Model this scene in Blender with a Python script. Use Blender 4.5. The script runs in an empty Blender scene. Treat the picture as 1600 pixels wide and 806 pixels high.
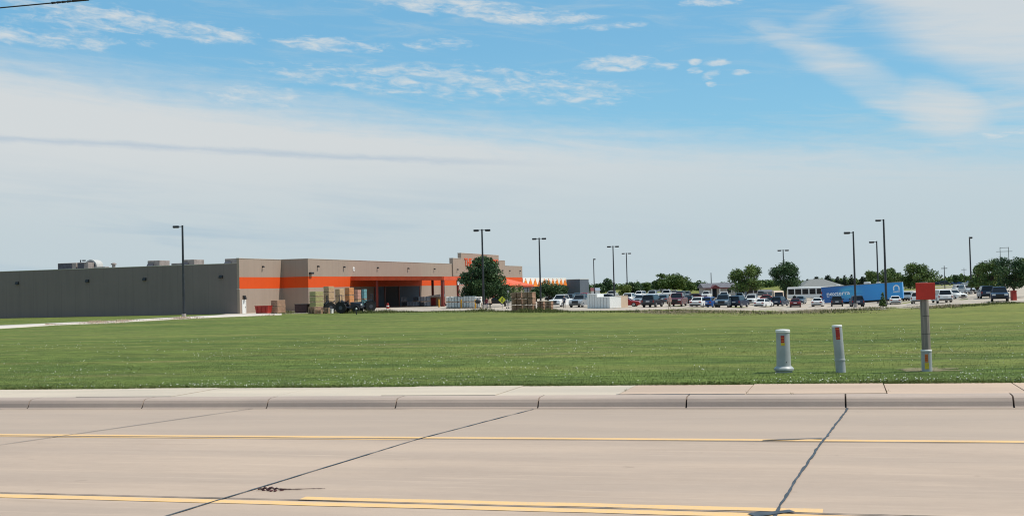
import bpy, bmesh, math, random
import numpy as np
from math import sin, cos, tan, atan, atan2, radians, pi, sqrt, exp
from mathutils import Vector, Matrix

random.seed(7)
RNG = np.random.default_rng(11)
SC = bpy.context.scene
COL = SC.collection

# ------------------------------------------------------------------ camera
FPX = 1750.0                      # focal length in pixels of the 1600 px wide photograph
PITCH = atan(47 / FPX)
ROLL = radians(1.45)
EYE = np.array([0.0, 0.0, 1.8])
F_ = np.array([0, cos(PITCH), sin(PITCH)])
R0 = np.array([1.0, 0, 0]); U0 = np.array([0, -sin(PITCH), cos(PITCH)])
R_ = R0 * cos(ROLL) - U0 * sin(ROLL)
U_ = R0 * sin(ROLL) + U0 * cos(ROLL)
cam = bpy.data.cameras.new('camera'); camo = bpy.data.objects.new('camera', cam); COL.objects.link(camo)
cam.sensor_width = 36.0; cam.sensor_fit = 'HORIZONTAL'; cam.lens = 36 * FPX / 1600
cam.clip_start = 0.1; cam.clip_end = 20000
camo.matrix_world = Matrix(((R_[0], U_[0], -F_[0], EYE[0]), (R_[1], U_[1], -F_[1], EYE[1]),
                            (R_[2], U_[2], -F_[2], EYE[2]), (0, 0, 0, 1)))
SC.camera = camo

# ------------------------------------------------------------------ exposure, sun, sky
SC.view_settings.view_transform = 'Standard'
SC.view_settings.look = 'None'
SC.view_settings.exposure = 0.0
SC.view_settings.gamma = 1.0
SC.cycles.pixel_filter_type = 'BLACKMAN_HARRIS'; SC.cycles.filter_width = 1.1
SUN_EL = radians(60); SUN_AZ = radians(92)       # azimuth clockwise from +Y
SDIR = Vector((cos(SUN_EL) * sin(SUN_AZ), cos(SUN_EL) * cos(SUN_AZ), sin(SUN_EL)))
sl = bpy.data.lights.new('sun', 'SUN'); sl.energy = 5.0; sl.angle = radians(0.53); sl.color = (1.0, 0.93, 0.83)
so = bpy.data.objects.new('sun', sl); COL.objects.link(so); so.location = (40, 0, 60)
so.rotation_euler = SDIR.to_track_quat('Z', 'Y').to_euler()
SKY_STRENGTH = 0.1

world = bpy.data.worlds.new('World'); SC.world = world; world.use_nodes = True
WNT = world.node_tree; WNT.nodes.clear()


class X:
    """A socket in a node tree with arithmetic, so that masks can be written as formulas."""
    nt = None
    def __init__(s, sock): s.s = sock
    @staticmethod
    def m(op, *a):
        n = X.nt.nodes.new('ShaderNodeMath'); n.operation = op
        for i, v in enumerate(a):
            if isinstance(v, X): X.nt.links.new(v.s, n.inputs[i])
            else: n.inputs[i].default_value = v
        return X(n.outputs[0])
    def __add__(s, o): return X.m('ADD', s, o)
    __radd__ = __add__
    def __sub__(s, o): return X.m('SUBTRACT', s, o)
    def __rsub__(s, o): return X.m('SUBTRACT', o, s)
    def __mul__(s, o): return X.m('MULTIPLY', s, o)
    __rmul__ = __mul__
    def __truediv__(s, o): return X.m('DIVIDE', s, o)
    def max(s, o): return X.m('MAXIMUM', s, o)
    def min(s, o): return X.m('MINIMUM', s, o)
    def clamp(s): return s.max(0.0).min(1.0)


def smooth(x, a, b):
    n = X.nt.nodes.new('ShaderNodeMapRange'); n.interpolation_type = 'SMOOTHSTEP'
    X.nt.links.new(x.s, n.inputs['Value'])
    n.inputs['From Min'].default_value = a; n.inputs['From Max'].default_value = b
    return X(n.outputs['Result'])


def noise(vec, scale=1.0, detail=4.0, rough=0.55, dist=0.0):
    n = X.nt.nodes.new('ShaderNodeTexNoise'); n.inputs['Scale'].default_value = scale
    n.inputs['Detail'].default_value = detail; n.inputs['Roughness'].default_value = rough
    n.inputs['Distortion'].default_value = dist
    X.nt.links.new(vec, n.inputs['Vector'])
    return X(n.outputs['Fac'])


def comb(x, y, z=0.0):
    n = X.nt.nodes.new('ShaderNodeCombineXYZ')
    for i, v in enumerate((x, y, z)):
        if isinstance(v, X): X.nt.links.new(v.s, n.inputs[i])
        else: n.inputs[i].default_value = v
    return n.outputs[0]


def sep(vec):
    n = X.nt.nodes.new('ShaderNodeSeparateXYZ'); X.nt.links.new(vec, n.inputs[0])
    return [X(o) for o in n.outputs]


def mix(fac, a, b, blend='MIX'):
    n = X.nt.nodes.new('ShaderNodeMix'); n.data_type = 'RGBA'; n.blend_type = blend
    for sock, v in ((n.inputs[0], fac), (n.inputs[6], a), (n.inputs[7], b)):
        if isinstance(v, X): X.nt.links.new(v.s, sock)
        elif hasattr(v, 'is_linked'): X.nt.links.new(v, sock)
        elif isinstance(v, (tuple, list)): sock.default_value = (*v[:3], 1)
        else: sock.default_value = v
    return n.outputs[2]


def lin(*c):
    """8 bit sRGB to linear."""
    return tuple(((v / 255 + .055) / 1.055) ** 2.4 if v > 10 else v / 255 / 12.92 for v in c)


def sky_pos(px, py):
    """Where a cloud stands: azimuth and elevation, both in units of 1/1750 rad."""
    d = F_ * FPX + R_ * (px - 800) + U_ * (403 - py)
    return atan2(d[0], d[1]) * FPX, atan2(d[2], sqrt(d[0] ** 2 + d[1] ** 2)) * FPX


def build_sky():
    X.nt = WNT
    tc = WNT.nodes.new('ShaderNodeTexCoord')
    x, y, z = sep(tc.outputs['Generated'])
    az = X.m('ARCTAN2', x, y) * FPX
    el = X.m('ARCSINE', z.max(-1.0).min(1.0)) * FPX
    sky = WNT.nodes.new('ShaderNodeTexSky'); sky.sky_type = 'NISHITA'; sky.sun_disc = False
    sky.sun_elevation = SUN_EL; sky.sun_rotation = SUN_AZ
    sky.air_density = 1.0; sky.dust_density = 0.4; sky.ozone_density = 1.5
    K = 1 / SKY_STRENGTH
    blue = mix(1.0, sky.outputs[0], SKY_TINT, 'MULTIPLY')
    blue = mix(0.62, blue, tuple(c * K for c in lin(122, 194, 234)))
    blue = mix(smooth(el, 420, 150) * .5, blue, tuple(c * K for c in lin(152, 208, 230)))
    cool = tuple(c * K for c in lin(193, 207, 213)); warm = tuple(c * K for c in lin(213, 217, 218))
    white = tuple(c * K for c in lin(216, 221, 222))
    # streak coordinates: long, tilted a little like the bands in the photograph
    v = el + az * 0.075
    n_big = noise(comb(az / 420, v / 95, 3.1), 1.0, 5, .55)
    n_streak = noise(comb(az / 330, v / 26, 7.7), 1.0, 6, .6, .6)
    n_fine = noise(comb(az / 46, v / 13, 1.3), 1.0, 7, .62, .5)
    n_puff = noise(comb(az / 30, v / 9.5, 9.2), 1.0, 7, .60, .5)
    n_wisp = noise(comb(az / 150, v / 20, 14.4), 1.0, 8, .66, .8)
    # the veil along the lower sky
    pts = [sky_pos(*p) for p in ((0, 95), (200, 122), (400, 162), (600, 182), (800, 204), (1000, 214), (1200, 234), (1400, 240), (1600, 236))]
    c3, c2, c1, c0 = np.polyfit([p[0] / 1000 for p in pts], [p[1] for p in pts], 3)
    a1 = (az / 1000).max(-.9).min(.9)
    edge = a1 * (a1 * (a1 * float(c3) + float(c2)) + float(c1)) + float(c0)
    d = edge - el + (n_streak - .5) * 66 + (n_fine - .5) * 34
    veil = smooth(d, -44, 52) * (smooth(az, 900, -300) * .22 + .74)
    low = smooth(el, 230, 20)
    # the dim blue streaks in it
    pts = [sky_pos(*p) for p in ((0, 216), (250, 231), (500, 240), (750, 253))]
    s2, s1, s0 = np.polyfit([p[0] / 1000 for p in pts], [p[1] for p in pts], 2)
    line = a1 * (a1 * float(s2) + float(s1)) + float(s0)
    dl = X.m('ABSOLUTE', el - line + (n_fine - .5) * 10 + (n_streak - .5) * 12)
    streak = smooth(dl + (n_wisp - .5) * 9, 9, -2) * smooth(az, 150, -200) * .42
    patch = smooth(n_big * .6 + n_streak * .4, .47, .66) * smooth(el, 250, 60) * smooth(az, 600, -600) * .6
    # banks and wisps: (px, py, half width, half height, tilt, weight)
    def blobs(lst):
        tot = None
        for px, py, rx, ry, tilt, w in lst:
            a, e = sky_pos(px, py); ct, st = cos(tilt), sin(tilt)
            da, de = az - a, el - e
            u = (da * ct + de * st) / rx; t = (de * ct - da * st) / ry
            g = smooth(u * u + t * t, 2.6, 0.0) * w
            tot = g if tot is None else tot.max(g)
        return tot
    puffs = blobs([(700, 128, 250, 26, -.05, .78), (860, 146, 130, 18, -.08, .8), (520, 70, 85, 11, -.06, .95), (690, 70, 55, 10, 0, .7),
                   (720, 12, 110, 14, -.08, 1.0), (850, 29, 90, 10, -.03, 1.0), (950, 42, 60, 6, .02, .85),
                   (965, 100, 58, 12, 0, 1.0), (1030, 104, 26, 7, 0, .8), (1086, 97, 10, 5, 0, .95), (1122, 98, 22, 5, .05, .95),
                   (1086, 111, 12, 5, 0, .9), (1112, 117, 14, 7, .3, .95), (1157, 114, 13, 5, 0, .9), (1112, 131, 8, 5, 0, .8),
                   (1110, 2, 50, 8, 0, 1.0), (140, 28, 110, 22, -.05, .85), (310, 50, 90, 16, -.1, .85), (60, 60, 110, 12, -.05, .8),
                   (170, 64, 70, 9, -.05, .7), (1570, 208, 40, 6, 0, .7), (30, 30, 60, 12, 0, .6), (400, 150, 80, 18, 0, .7)])
    puff = smooth(puffs * 1.0 + (n_puff - .5) * 1.9 + (n_fine - .5) * .9 + (n_wisp - .5) * .8, .42, 1.5) * .9
    banks = blobs([(1500, -40, 250, 72, -.42, 1.0), (1600, 40, 170, 80, -.3, 1.0), (1465, 165, 70, 36, -.35, .85),
                   (1370, 135, 130, 28, -.52, .72), (1255, 80, 80, 17, -.6, .45), (1500, 185, 60, 28, 0, .6), (1560, 150, 120, 60, 0, .42), (1270, 40, 90, 14, .35, .3)])
    bank = smooth(banks * .95 + (n_streak - .5) * .7 + (n_big - .5) * .7 + (n_wisp - .5) * .5, .08, 1.05) * .86
    thin = (smooth(n_streak * .6 + n_big * .4, .42, .72) * smooth(el, 430, 120) * .22).max(smooth(n_wisp * .6 + n_big * .4, .47, .72) * .42)
    away = smooth(X.m('ABSOLUTE', az), 900, 1300) * smooth(n_big, .35, .7) * .6    # the rest of the sky, out of the picture
    col = mix(thin, blue, cool)
    col = mix(veil, col, mix(low, warm, cool))
    col = mix(low * .85, col, cool)
    col = mix(streak, col, tuple(c * K for c in lin(150, 178, 204)))
    col = mix(patch, col, tuple(c * K for c in lin(158, 186, 206)))
    col = mix(bank, col, warm)
    col = mix(puff, col, white)
    col = mix(away, col, warm)
    bg = WNT.nodes.new('ShaderNodeBackground'); bg.inputs['Strength'].default_value = SKY_STRENGTH
    WNT.links.new(col, bg.inputs['Color'])
    out = WNT.nodes.new('ShaderNodeOutputWorld'); WNT.links.new(bg.outputs[0], out.inputs['Surface'])


SKY_TINT = (0.85, 1.0, 1.05)
build_sky()

# ------------------------------------------------------------------ where things stand
TH = radians(16.5)
RA = np.array([cos(TH), -sin(TH)]); NB = np.array([sin(TH), cos(TH)])    # along the road, across it
GRADE = .007
E_FT = 3.05                      # the lot lies this far under the eye by the store
Z_PAD = 1.8 - E_FT


def sstep(t):
    t = np.clip(t, 0, 1); return t * t * (3 - 2 * t)


def zlot(x, y):
    """The parking lot drains towards a low spot."""
    x, y = np.asarray(x, float), np.asarray(y, float)
    side = np.interp(x / np.maximum(y, 30.0), [.05, .15, .172, .20, .23, .345, .37, .40, .43], [.05, .15, .45, .6, 1, 1, .6, .15, .03])
    drop = np.interp(y, [85, 110, 155, 184, 230, 285, 330, 420, 560], [0, .30, .95, 1.35, 1.45, 1.35, 1.05, .3, 0])
    return Z_PAD - side * drop


def zter(x, y):
    x = np.asarray(x, float); y = np.asarray(y, float)
    a = x * RA[0] + y * RA[1]; b = x * NB[0] + y * NB[1]
    zr = GRADE * np.clip(a, -160, 160) + .15
    t = sstep((b - 19) / 83.0)
    bumps = .05 * np.sin(x * .13 + 1.3) * np.sin(y * .11 + .4) * sstep((b - 22) / 12) * (1 - sstep((b - 70) / 25))
    return zr * (1 - t) + zlot(x, y) * t + bumps


def ray(px, py): return F_ * FPX + R_ * (px - 800) + U_ * (403 - py)


def at(px, py, depth):
    d = ray(px, py); return EYE + d * (depth / d[1])


def G(px, py):
    """The ground point seen at this pixel."""
    d = ray(px, py); z = Z_PAD
    for _ in range(40):
        p = EYE + d * ((z - 1.8) / d[2]); z = .5 * z + .5 * float(zter(p[0], p[1]))
    p = EYE + d * ((z - 1.8) / d[2])
    return Vector((p[0], p[1], float(zter(p[0], p[1]))))


def GD(px, depth):
    """The ground under this pixel column at a depth."""
    x = (px - 800) / FPX * depth
    for _ in range(3):
        z = float(zter(x, depth)); d = depth * cos(PITCH) + (z - 1.8) * sin(PITCH)
        up = (z - 1.8) * cos(PITCH) - depth * sin(PITCH)
        x = ((px - 800) / FPX * d + up * sin(ROLL)) / cos(ROLL)
    return Vector((x, depth, float(zter(x, depth))))


def road_pt(px, py, dz=0.0):
    d = ray(px, py); nv = np.array([-GRADE * RA[0], -GRADE * RA[1], 1.0])
    p = EYE + d * ((dz - EYE @ nv) / (d @ nv))
    return float(p[:2] @ RA), float(p[:2] @ NB)


# ------------------------------------------------------------------ materials
def new_mat(name):
    m = bpy.data.materials.new(name); m.use_nodes = True
    return m, m.node_tree, m.node_tree.nodes['Principled BSDF']


def mat(name, col, rough=.6, metal=0.0, var=0.0, scale=3.0, spec=.4, bump=0.0, bscale=40.0, stretch=(1, 1, 1), coat=0.0, tint2=None):
    m, nt, b = new_mat(name)
    b.inputs['Base Color'].default_value = (*col, 1); b.inputs['Roughness'].default_value = rough
    b.inputs['Metallic'].default_value = metal; b.inputs['Specular IOR Level'].default_value = spec
    b.inputs['Coat Weight'].default_value = coat
    if var or bump or tint2:
        X.nt = nt
        tc = nt.nodes.new('ShaderNodeTexCoord')
        mp = nt.nodes.new('ShaderNodeMapping'); mp.inputs['Scale'].default_value = stretch
        nt.links.new(tc.outputs['Object'], mp.inputs[0])
        if var or tint2:
            f = noise(mp.outputs[0], scale, 6, .6)
            lo = tuple(c * (1 - var) for c in col); hi = tint2 or tuple(min(1, c * (1 + var)) for c in col)
            nt.links.new(mix(smooth(f, .3, .7), lo, hi), b.inputs['Base Color'])
        if bump:
            bp = nt.nodes.new('ShaderNodeBump'); bp.inputs['Strength'].default_value = bump; bp.inputs['Distance'].default_value = .02
            nt.links.new(noise(tc.outputs['Object'], bscale, 4).s, bp.inputs['Height']); nt.links.new(bp.outputs[0], b.inputs['Normal'])
    return m


def leaf_mat(name, dark, light, rough=.55):
    """Two greens, picked leaf by leaf from the mesh's tone attribute."""
    m, nt, b = new_mat(name); X.nt = nt
    at_ = nt.nodes.new('ShaderNodeAttribute'); at_.attribute_name = 'tone'
    nt.links.new(mix(X(at_.outputs['Fac']), dark, light), b.inputs['Base Color'])
    b.inputs['Roughness'].default_value = rough; b.inputs['Specular IOR Level'].default_value = .2
    return m


def panel_mat(name, col, period=1.2, depth=.12, dirt=.12, axis=0, ribs=0.0):
    """Painted concrete or metal wall: faint vertical panel joints, rain streaks, mottling. Coordinates are the wall's own."""
    m, nt, b = new_mat(name); X.nt = nt
    tc = nt.nodes.new('ShaderNodeTexCoord'); x, y, z = sep(tc.outputs['Object'])
    h = x + y * 1.0
    f = X.m('FRACT', h / period)
    line = smooth(X.m('ABSOLUTE', f - .5), .5 - .03, .5)
    st = noise(comb(h * 1.3, h * .2, z * .08), 1.0, 5, .6)
    mo = noise(comb(h * .09, z * .2, 4.0), 1.0, 4, .55)
    c = mix(smooth(st, .35, .75) * dirt * 2.2, col, tuple(v * .72 for v in col))
    c = mix(smooth(mo, .4, .7) * .35, c, tuple(min(1, v * 1.12) for v in col))
    c = mix(line * depth * 3, c, tuple(v * .55 for v in col))
    nt.links.new(c, b.inputs['Base Color']); b.inputs['Roughness'].default_value = .75; b.inputs['Specular IOR Level'].default_value = .25
    if ribs:
        g = X.m('SINE', h * (2 * pi / ribs))
        bp = nt.nodes.new('ShaderNodeBump'); bp.inputs['Strength'].default_value = .6; bp.inputs['Distance'].default_value = .03
        nt.links.new(g.s, bp.inputs['Height']); nt.links.new(bp.outputs[0], b.inputs['Normal'])
    return m


M = {}


def concrete_mat(name, base, streak, spots=True):
    """Brushed, tyre-worn concrete; x runs along the road."""
    m, nt, b = new_mat(name); X.nt = nt
    tc = nt.nodes.new('ShaderNodeTexCoord'); o = tc.outputs['Object']; x, y, z = sep(o)
    n1 = noise(comb(x * .22, y * 1.1, 0), 1.0, 5, .55)
    n2 = noise(comb(x * .35, y * 4.0, 2.0), 1.0, 6, .68, .3)
    n3 = noise(comb(x * 5, y * 9, 1), 1.0, 8, .78)
    n4 = noise(comb(x * .45, y * 7.0, 5.0), 1.0, 5, .66)
    c = mix(smooth(n1, .3, .7), tuple(v * k for v, k in zip(base, (.80, .82, .86))), tuple(v * 1.12 for v in base))
    c = mix(smooth(n2, .52, .8) * streak, c, tuple(v * .74 for v in base))
    c = mix(smooth(n4, .52, .72) * streak * .95, c, tuple(min(1, v * 1.22) for v in base))
    c = mix(.42, c, mix(n3, tuple(v * .72 for v in base), tuple(min(1, v * 1.26) for v in base)))
    if spots:
        sp = noise(comb(x * 3.1, y * 3.1, 8.0), 1.0, 2, .5)
        c = mix(smooth(sp, .70, .80) * .3, c, tuple(v * .45 for v in base))
        # the wheel paths are greyer than the rest of the lane
        lane = X.m('SINE', (y - 13.06) * (2 * pi / 1.75))
        c = mix(smooth(lane, .1, 1.0) * smooth(n1, .25, .6) * .22, c, tuple(v * k for v, k in zip(base, (.74, .79, .86))))
        gut = smooth(y, 13.1, 13.7)
        c = mix(gut * .5, c, tuple(v * k for v, k in zip(base, (.84, .88, .92))))
    nt.links.new(c, b.inputs['Base Color']); b.inputs['Roughness'].default_value = .85; b.inputs['Specular IOR Level'].default_value = .2
    bp = nt.nodes.new('ShaderNodeBump'); bp.inputs['Strength'].default_value = .35; bp.inputs['Distance'].default_value = .006
    nt.links.new(noise(o, 55.0, 4, .7).s, bp.inputs['Height']); nt.links.new(bp.outputs[0], b.inputs['Normal'])
    return m


def lawn_mat():
    m, nt, b = new_mat('lawn_grass'); X.nt = nt
    tc = nt.nodes.new('ShaderNodeTexCoord'); o = tc.outputs['Object']; x, y, z = sep(o)
    u, v = x, y                                   # the ground's own axes run along and across the road
    mow = noise(comb(u * .018, v * .34, 0), 1.0, 4, .6)
    pat = noise(comb(u * .07, v * .16, 3), 1.0, 6, .62)
    far = noise(comb(u * .012, v * .05, 6), 1.0, 3, .5)
    fine = noise(comb(u * 1.2, v * 3.4, 1), 1.0, 8, .72)
    grain = noise(o, 9.0, 6, .75)
    dark = (.070, .108, .026); mid = (.112, .150, .036); yel = (.192, .192, .056); dry = (.215, .165, .088)
    c = mix(smooth(pat, .3, .7), dark, mid)
    c = mix(smooth(mow, .4, .66) * .5, c, yel)
    c = mix(smooth(noise(comb(u * .03, v * .9, 21), 1.0, 4, .6), .5, .7) * .3, c, tuple(k * .62 for k in dark))
    right = smooth(u * .5 + (v - 30) * .25 + (far - .5) * 60, -6, 34)
    c = mix(right * .62, c, yel)
    c = mix(smooth(noise(comb(u * .1, v * .5, 12), 1.0, 5, .65), .52, .72) * .5, c, dry)
    c = mix(smooth(v, 24, 18.8) * .5, c, (.052, .105, .022))
    c = mix(.75, c, mix(smooth(fine, .28, .74), (.36, .38, .40), (1.6, 1.58, 1.45)), 'MULTIPLY')
    c = mix(.8, c, mix(smooth(noise(comb(u * .3, v * 1.0, 31), 1.0, 6, .7), .32, .68), (.62, .66, .66), (1.32, 1.26, 1.2)), 'MULTIPLY')
    c = mix(.45, c, mix(grain, (.4, .4, .4), (1.6, 1.6, 1.5)), 'MULTIPLY')
    nt.links.new(c, b.inputs['Base Color']); b.inputs['Roughness'].default_value = .9; b.inputs['Specular IOR Level'].default_value = .1
    bp = nt.nodes.new('ShaderNodeBump'); bp.inputs['Strength'].default_value = .7; bp.inputs['Distance'].default_value = .05
    nt.links.new(fine.s, bp.inputs['Height']); nt.links.new(bp.outputs[0], b.inputs['Normal'])
    return m


# ------------------------------------------------------------------ mesh building
class MB:
    def __init__(s): s.v = []; s.f = []; s.mi = []
    def add(s, vs, fs, mi=0, mx=None):
        k = len(s.v)
        for p in vs:
            s.v.append(tuple(mx @ Vector(p)) if mx is not None else tuple(p))
        for q in fs: s.f.append([k + i for i in q]); s.mi.append(mi)
        return s
    def box(s, x0, x1, y0, y1, z0, z1, mi=0, mx=None, bev=0.0):
        if bev:
            c = bev; vs = []
            for (zz, k) in ((z0, c), (z0 + c, 0), (z1 - c, 0), (z1, c)):
                for (ax, ay) in ((x0 + k, y0 + k + c), (x0 + k + c, y0 + k), (x1 - k - c, y0 + k), (x1 - k, y0 + k + c),
                                 (x1 - k, y1 - k - c), (x1 - k - c, y1 - k), (x0 + k + c, y1 - k), (x0 + k, y1 - k - c)):
                    vs.append((ax, ay, zz))
            fs = [list(range(7, -1, -1)), list(range(24, 32))]
            for r in range(3):
                for i in range(8):
                    j = (i + 1) % 8; fs.append([r * 8 + i, r * 8 + j, r * 8 + 8 + j, r * 8 + 8 + i])
            return s.add(vs, fs, mi, mx)
        return s.add([(x0, y0, z0), (x1, y0, z0), (x1, y1, z0), (x0, y1, z0), (x0, y0, z1), (x1, y0, z1), (x1, y1, z1), (x0, y1, z1)],
                     [(3, 2, 1, 0), (4, 5, 6, 7), (0, 1, 5, 4), (1, 2, 6, 5), (2, 3, 7, 6), (3, 0, 4, 7)], mi, mx)
    def cyl(s, p0, p1, r0, r1=None, n=12, mi=0, caps=True):
        r1 = r0 if r1 is None else r1
        p0, p1 = Vector(p0), Vector(p1); d = (p1 - p0).normalized()
        a = d.orthogonal().normalized(); b = d.cross(a)
        vs = []
        for p, r in ((p0, r0), (p1, r1)):
            for i in range(n):
                t = 2 * pi * i / n; vs.append(p + (a * cos(t) + b * sin(t)) * r)
        fs = [(i, (i + 1) % n, n + (i + 1) % n, n + i) for i in range(n)]
        if caps: fs += [list(range(n - 1, -1, -1)), list(range(n, 2 * n))]
        return s.add(vs, fs, mi)
    def tube(s, pts, rad, n=8, mi=0):
        pts = [Vector(p) for p in pts]; vs = []; up = None
        for i, p in enumerate(pts):
            d = (pts[min(i + 1, len(pts) - 1)] - pts[max(i - 1, 0)]).normalized()
            a = d.orthogonal().normalized() if up is None else (up - d * up.dot(d)).normalized()
            up = a; b = d.cross(a); r = rad[i] if hasattr(rad, '__len__') else rad
            for j in range(n):
                t = 2 * pi * j / n; vs.append(p + (a * cos(t) + b * sin(t)) * r)
        fs = []
        for i in range(len(pts) - 1):
            for j in range(n):
                k = (j + 1) % n; fs.append((i * n + j, i * n + k, (i + 1) * n + k, (i + 1) * n + j))
        m = len(pts) - 1
        fs += [list(range(n - 1, -1, -1)), [m * n + j for j in range(n)]]
        return s.add(vs, fs, mi)
    def lathe(s, prof, n=16, mi=0, mx=None, cap=True):
        vs = []
        for r, z in prof:
            for j in range(n):
                t = 2 * pi * j / n; vs.append((r * cos(t), r * sin(t), z))
        fs = []
        for i in range(len(prof) - 1):
            for j in range(n):
                k = (j + 1) % n; fs.append((i * n + j, i * n + k, (i + 1) * n + k, (i + 1) * n + j))
        if cap: fs += [list(range(n - 1, -1, -1)), [(len(prof) - 1) * n + j for j in range(n)]]
        return s.add(vs, fs, mi, mx)
    def loft(s, rings, mi=0, mx=None):
        n = len(rings[0]); vs = [p for r in rings for p in r]; fs = []
        for i in range(len(rings) - 1):
            for j in range(n):
                k = (j + 1) % n; fs.append((i * n + j, i * n + k, (i + 1) * n + k, (i + 1) * n + j))
        fs += [list(range(n - 1, -1, -1)), [(len(rings) - 1) * n + j for j in range(n)]]
        return s.add(vs, fs, mi, mx)
    def slab(s, q, t, mi=0):
        """A thick plate: quad q, thickness t to the side its normal points away from."""
        q = [Vector(p) for p in q]; nrm = (q[1] - q[0]).cross(q[-1] - q[0]).normalized() * t
        n = len(q); vs = q + [p - nrm for p in q]
        fs = [list(range(n)), list(range(2 * n - 1, n - 1, -1))]
        fs += [(i, n + i, n + (i + 1) % n, (i + 1) % n) for i in range(n)]
        return s.add(vs, fs, mi)
    def build(s, name, mats=None, parent=None, smooth=False):
        me = bpy.data.meshes.new(name); me.from_pydata(s.v, [], s.f)
        for m in (mats if isinstance(mats, (list, tuple)) else [mats]):
            me.materials.append(m)
        if any(s.mi): me.polygons.foreach_set('material_index', s.mi)
        bm = bmesh.new(); bm.from_mesh(me); bmesh.ops.recalc_face_normals(bm, faces=bm.faces[:]); bm.to_mesh(me); bm.free()
        me.update()
        if smooth:
            me.polygons.foreach_set('use_smooth', [True] * len(me.polygons))
            try: me.set_sharp_from_angle(angle=radians(35))
            except Exception: pass
        return link(name, me, parent)


def link(name, me, parent=None):
    o = bpy.data.objects.new(name, me); COL.objects.link(o)
    if parent is not None: o.parent = parent
    return o


def thing(name, label, cat, loc=(0, 0, 0), rz=0.0, group=None):
    o = bpy.data.objects.new(name, None); COL.objects.link(o)
    o.empty_display_size = .3
    o.location = loc; o.rotation_euler = (0, 0, rz)
    return tag(o, label, cat, group)


def tag(o, label=None, cat=None, group=None, kind=None):
    for k, v in (('label', label), ('category', cat), ('group', group), ('kind', kind)):
        if v: o[k] = v
    return o


def kids(o): return list(o.children)


def copy_tree(o, parent=None):
    c = o.copy(); COL.objects.link(c)
    if parent is not None: c.parent = parent
    for ch in kids(o): copy_tree(ch, c)
    return c


def grid(name, xs, ys, zf, m, parent=None):
    xs = np.asarray(xs); ys = np.asarray(ys); nx, ny = len(xs), len(ys)
    XX, YY = np.meshgrid(xs, ys); ZZ = zf(XX, YY)
    co = np.stack([XX, YY, ZZ], -1).reshape(-1, 3)
    i = np.arange((ny - 1) * (nx - 1)); r, c = i // (nx - 1), i % (nx - 1); k = r * nx + c
    q = np.stack([k, k + 1, k + nx + 1, k + nx], 1)
    me = np_mesh(name, co, q, m); me.polygons.foreach_set('use_smooth', np.ones(len(q), bool))
    return link(name, me, parent)


def np_mesh(name, co, faces, m, tone=None):
    """Fast mesh from arrays; faces (N, k)."""
    me = bpy.data.meshes.new(name); n, k = faces.shape
    me.vertices.add(len(co)); me.vertices.foreach_set('co', np.asarray(co, np.float32).ravel())
    me.loops.add(n * k); me.loops.foreach_set('vertex_index', np.asarray(faces, np.int32).ravel())
    me.polygons.add(n); me.polygons.foreach_set('loop_start', np.arange(0, n * k, k, dtype=np.int32))
    me.polygons.foreach_set('loop_total', np.full(n, k, np.int32))
    me.update(calc_edges=True)
    if tone is not None:
        a = me.attributes.new('tone', 'FLOAT', 'FACE'); a.data.foreach_set('value', np.asarray(tone, np.float32))
    me.materials.append(m)
    return me



# ------------------------------------------------------------------ ground, road, sidewalk, lot
def ab_obj(o):
    o.rotation_euler = (0, 0, -TH); return o


def zgr(a, b):
    x = a * RA[0] + b * NB[0]; y = a * RA[1] + b * NB[1]
    return np.where(b > 18.53, zter(x, y), GRADE * np.clip(a, -160, 160) - .12)


cols = np.concatenate([[-6000, -3000, -1500, -800, -500, -350], np.arange(-260, 261, 4), [350, 500, 800, 1500, 3000, 6000]])
rows = np.concatenate([[-3000, -300, -60, -10, 15.9, 18.50, 18.56], np.arange(19.2, 60, 1.6), np.arange(60, 330, 3), [345, 370, 420, 500, 700, 1100, 2000, 4000, 9000]])
ground = ab_obj(grid('ground', cols, rows, zgr, lawn_mat())); tag(ground, kind='structure')

road_base = (.382, .293, .229)
M['road'] = concrete_mat('road_concrete', road_base, .9)
M['tar'] = mat('joint_tar', (.045, .048, .055), .5, var=.4, scale=6)
M['crack'] = mat('crack_dirt', (.10, .085, .075), .9, var=.5, scale=8)
yel_m, nt_, b_ = new_mat('worn_yellow_paint'); X.nt = nt_
tc_ = nt_.nodes.new('ShaderNodeTexCoord'); xx_, yy_, zz_ = sep(tc_.outputs['Object'])
w1 = noise(comb(xx_ * 1.4, yy_ * 30, 0), 1.0, 6, .7); w2 = noise(tc_.outputs['Object'], 30, 4, .7)
nt_.links.new(mix(smooth(w1 * .65 + w2 * .35, .42, .64) * .85, (.67, .41, .155), (.46, .35, .25)), b_.inputs['Base Color']); b_.inputs['Roughness'].default_value = .8


def flat_ab(name, quads, m, dz, kind='structure'):
    mb = MB()
    for q in quads:
        mb.add([(a, b, GRADE * a + dz) for a, b in q], [range(len(q))])
    o = ab_obj(mb.build(name, m)); tag(o, kind=kind); return o


road = flat_ab('road', [[(-160 + 16 * i, -9.5), (-144 + 16 * i, -9.5), (-144 + 16 * i, 16.47), (-160 + 16 * i, 16.47)] for i in range(20)], M['road'], 0.0)


def band(b, w, a0, a1, wob=.0, step=.5, seed=1):
    r = np.random.default_rng(seed); n = int((a1 - a0) / step) + 1
    aa = np.linspace(a0, a1, n); lo = b - w / 2 + r.normal(0, wob, n); hi = b + w / 2 + r.normal(0, wob, n)
    return [[(aa[i], lo[i]), (aa[i + 1], lo[i + 1]), (aa[i + 1], hi[i + 1]), (aa[i], hi[i])] for i in range(n - 1)]


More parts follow.
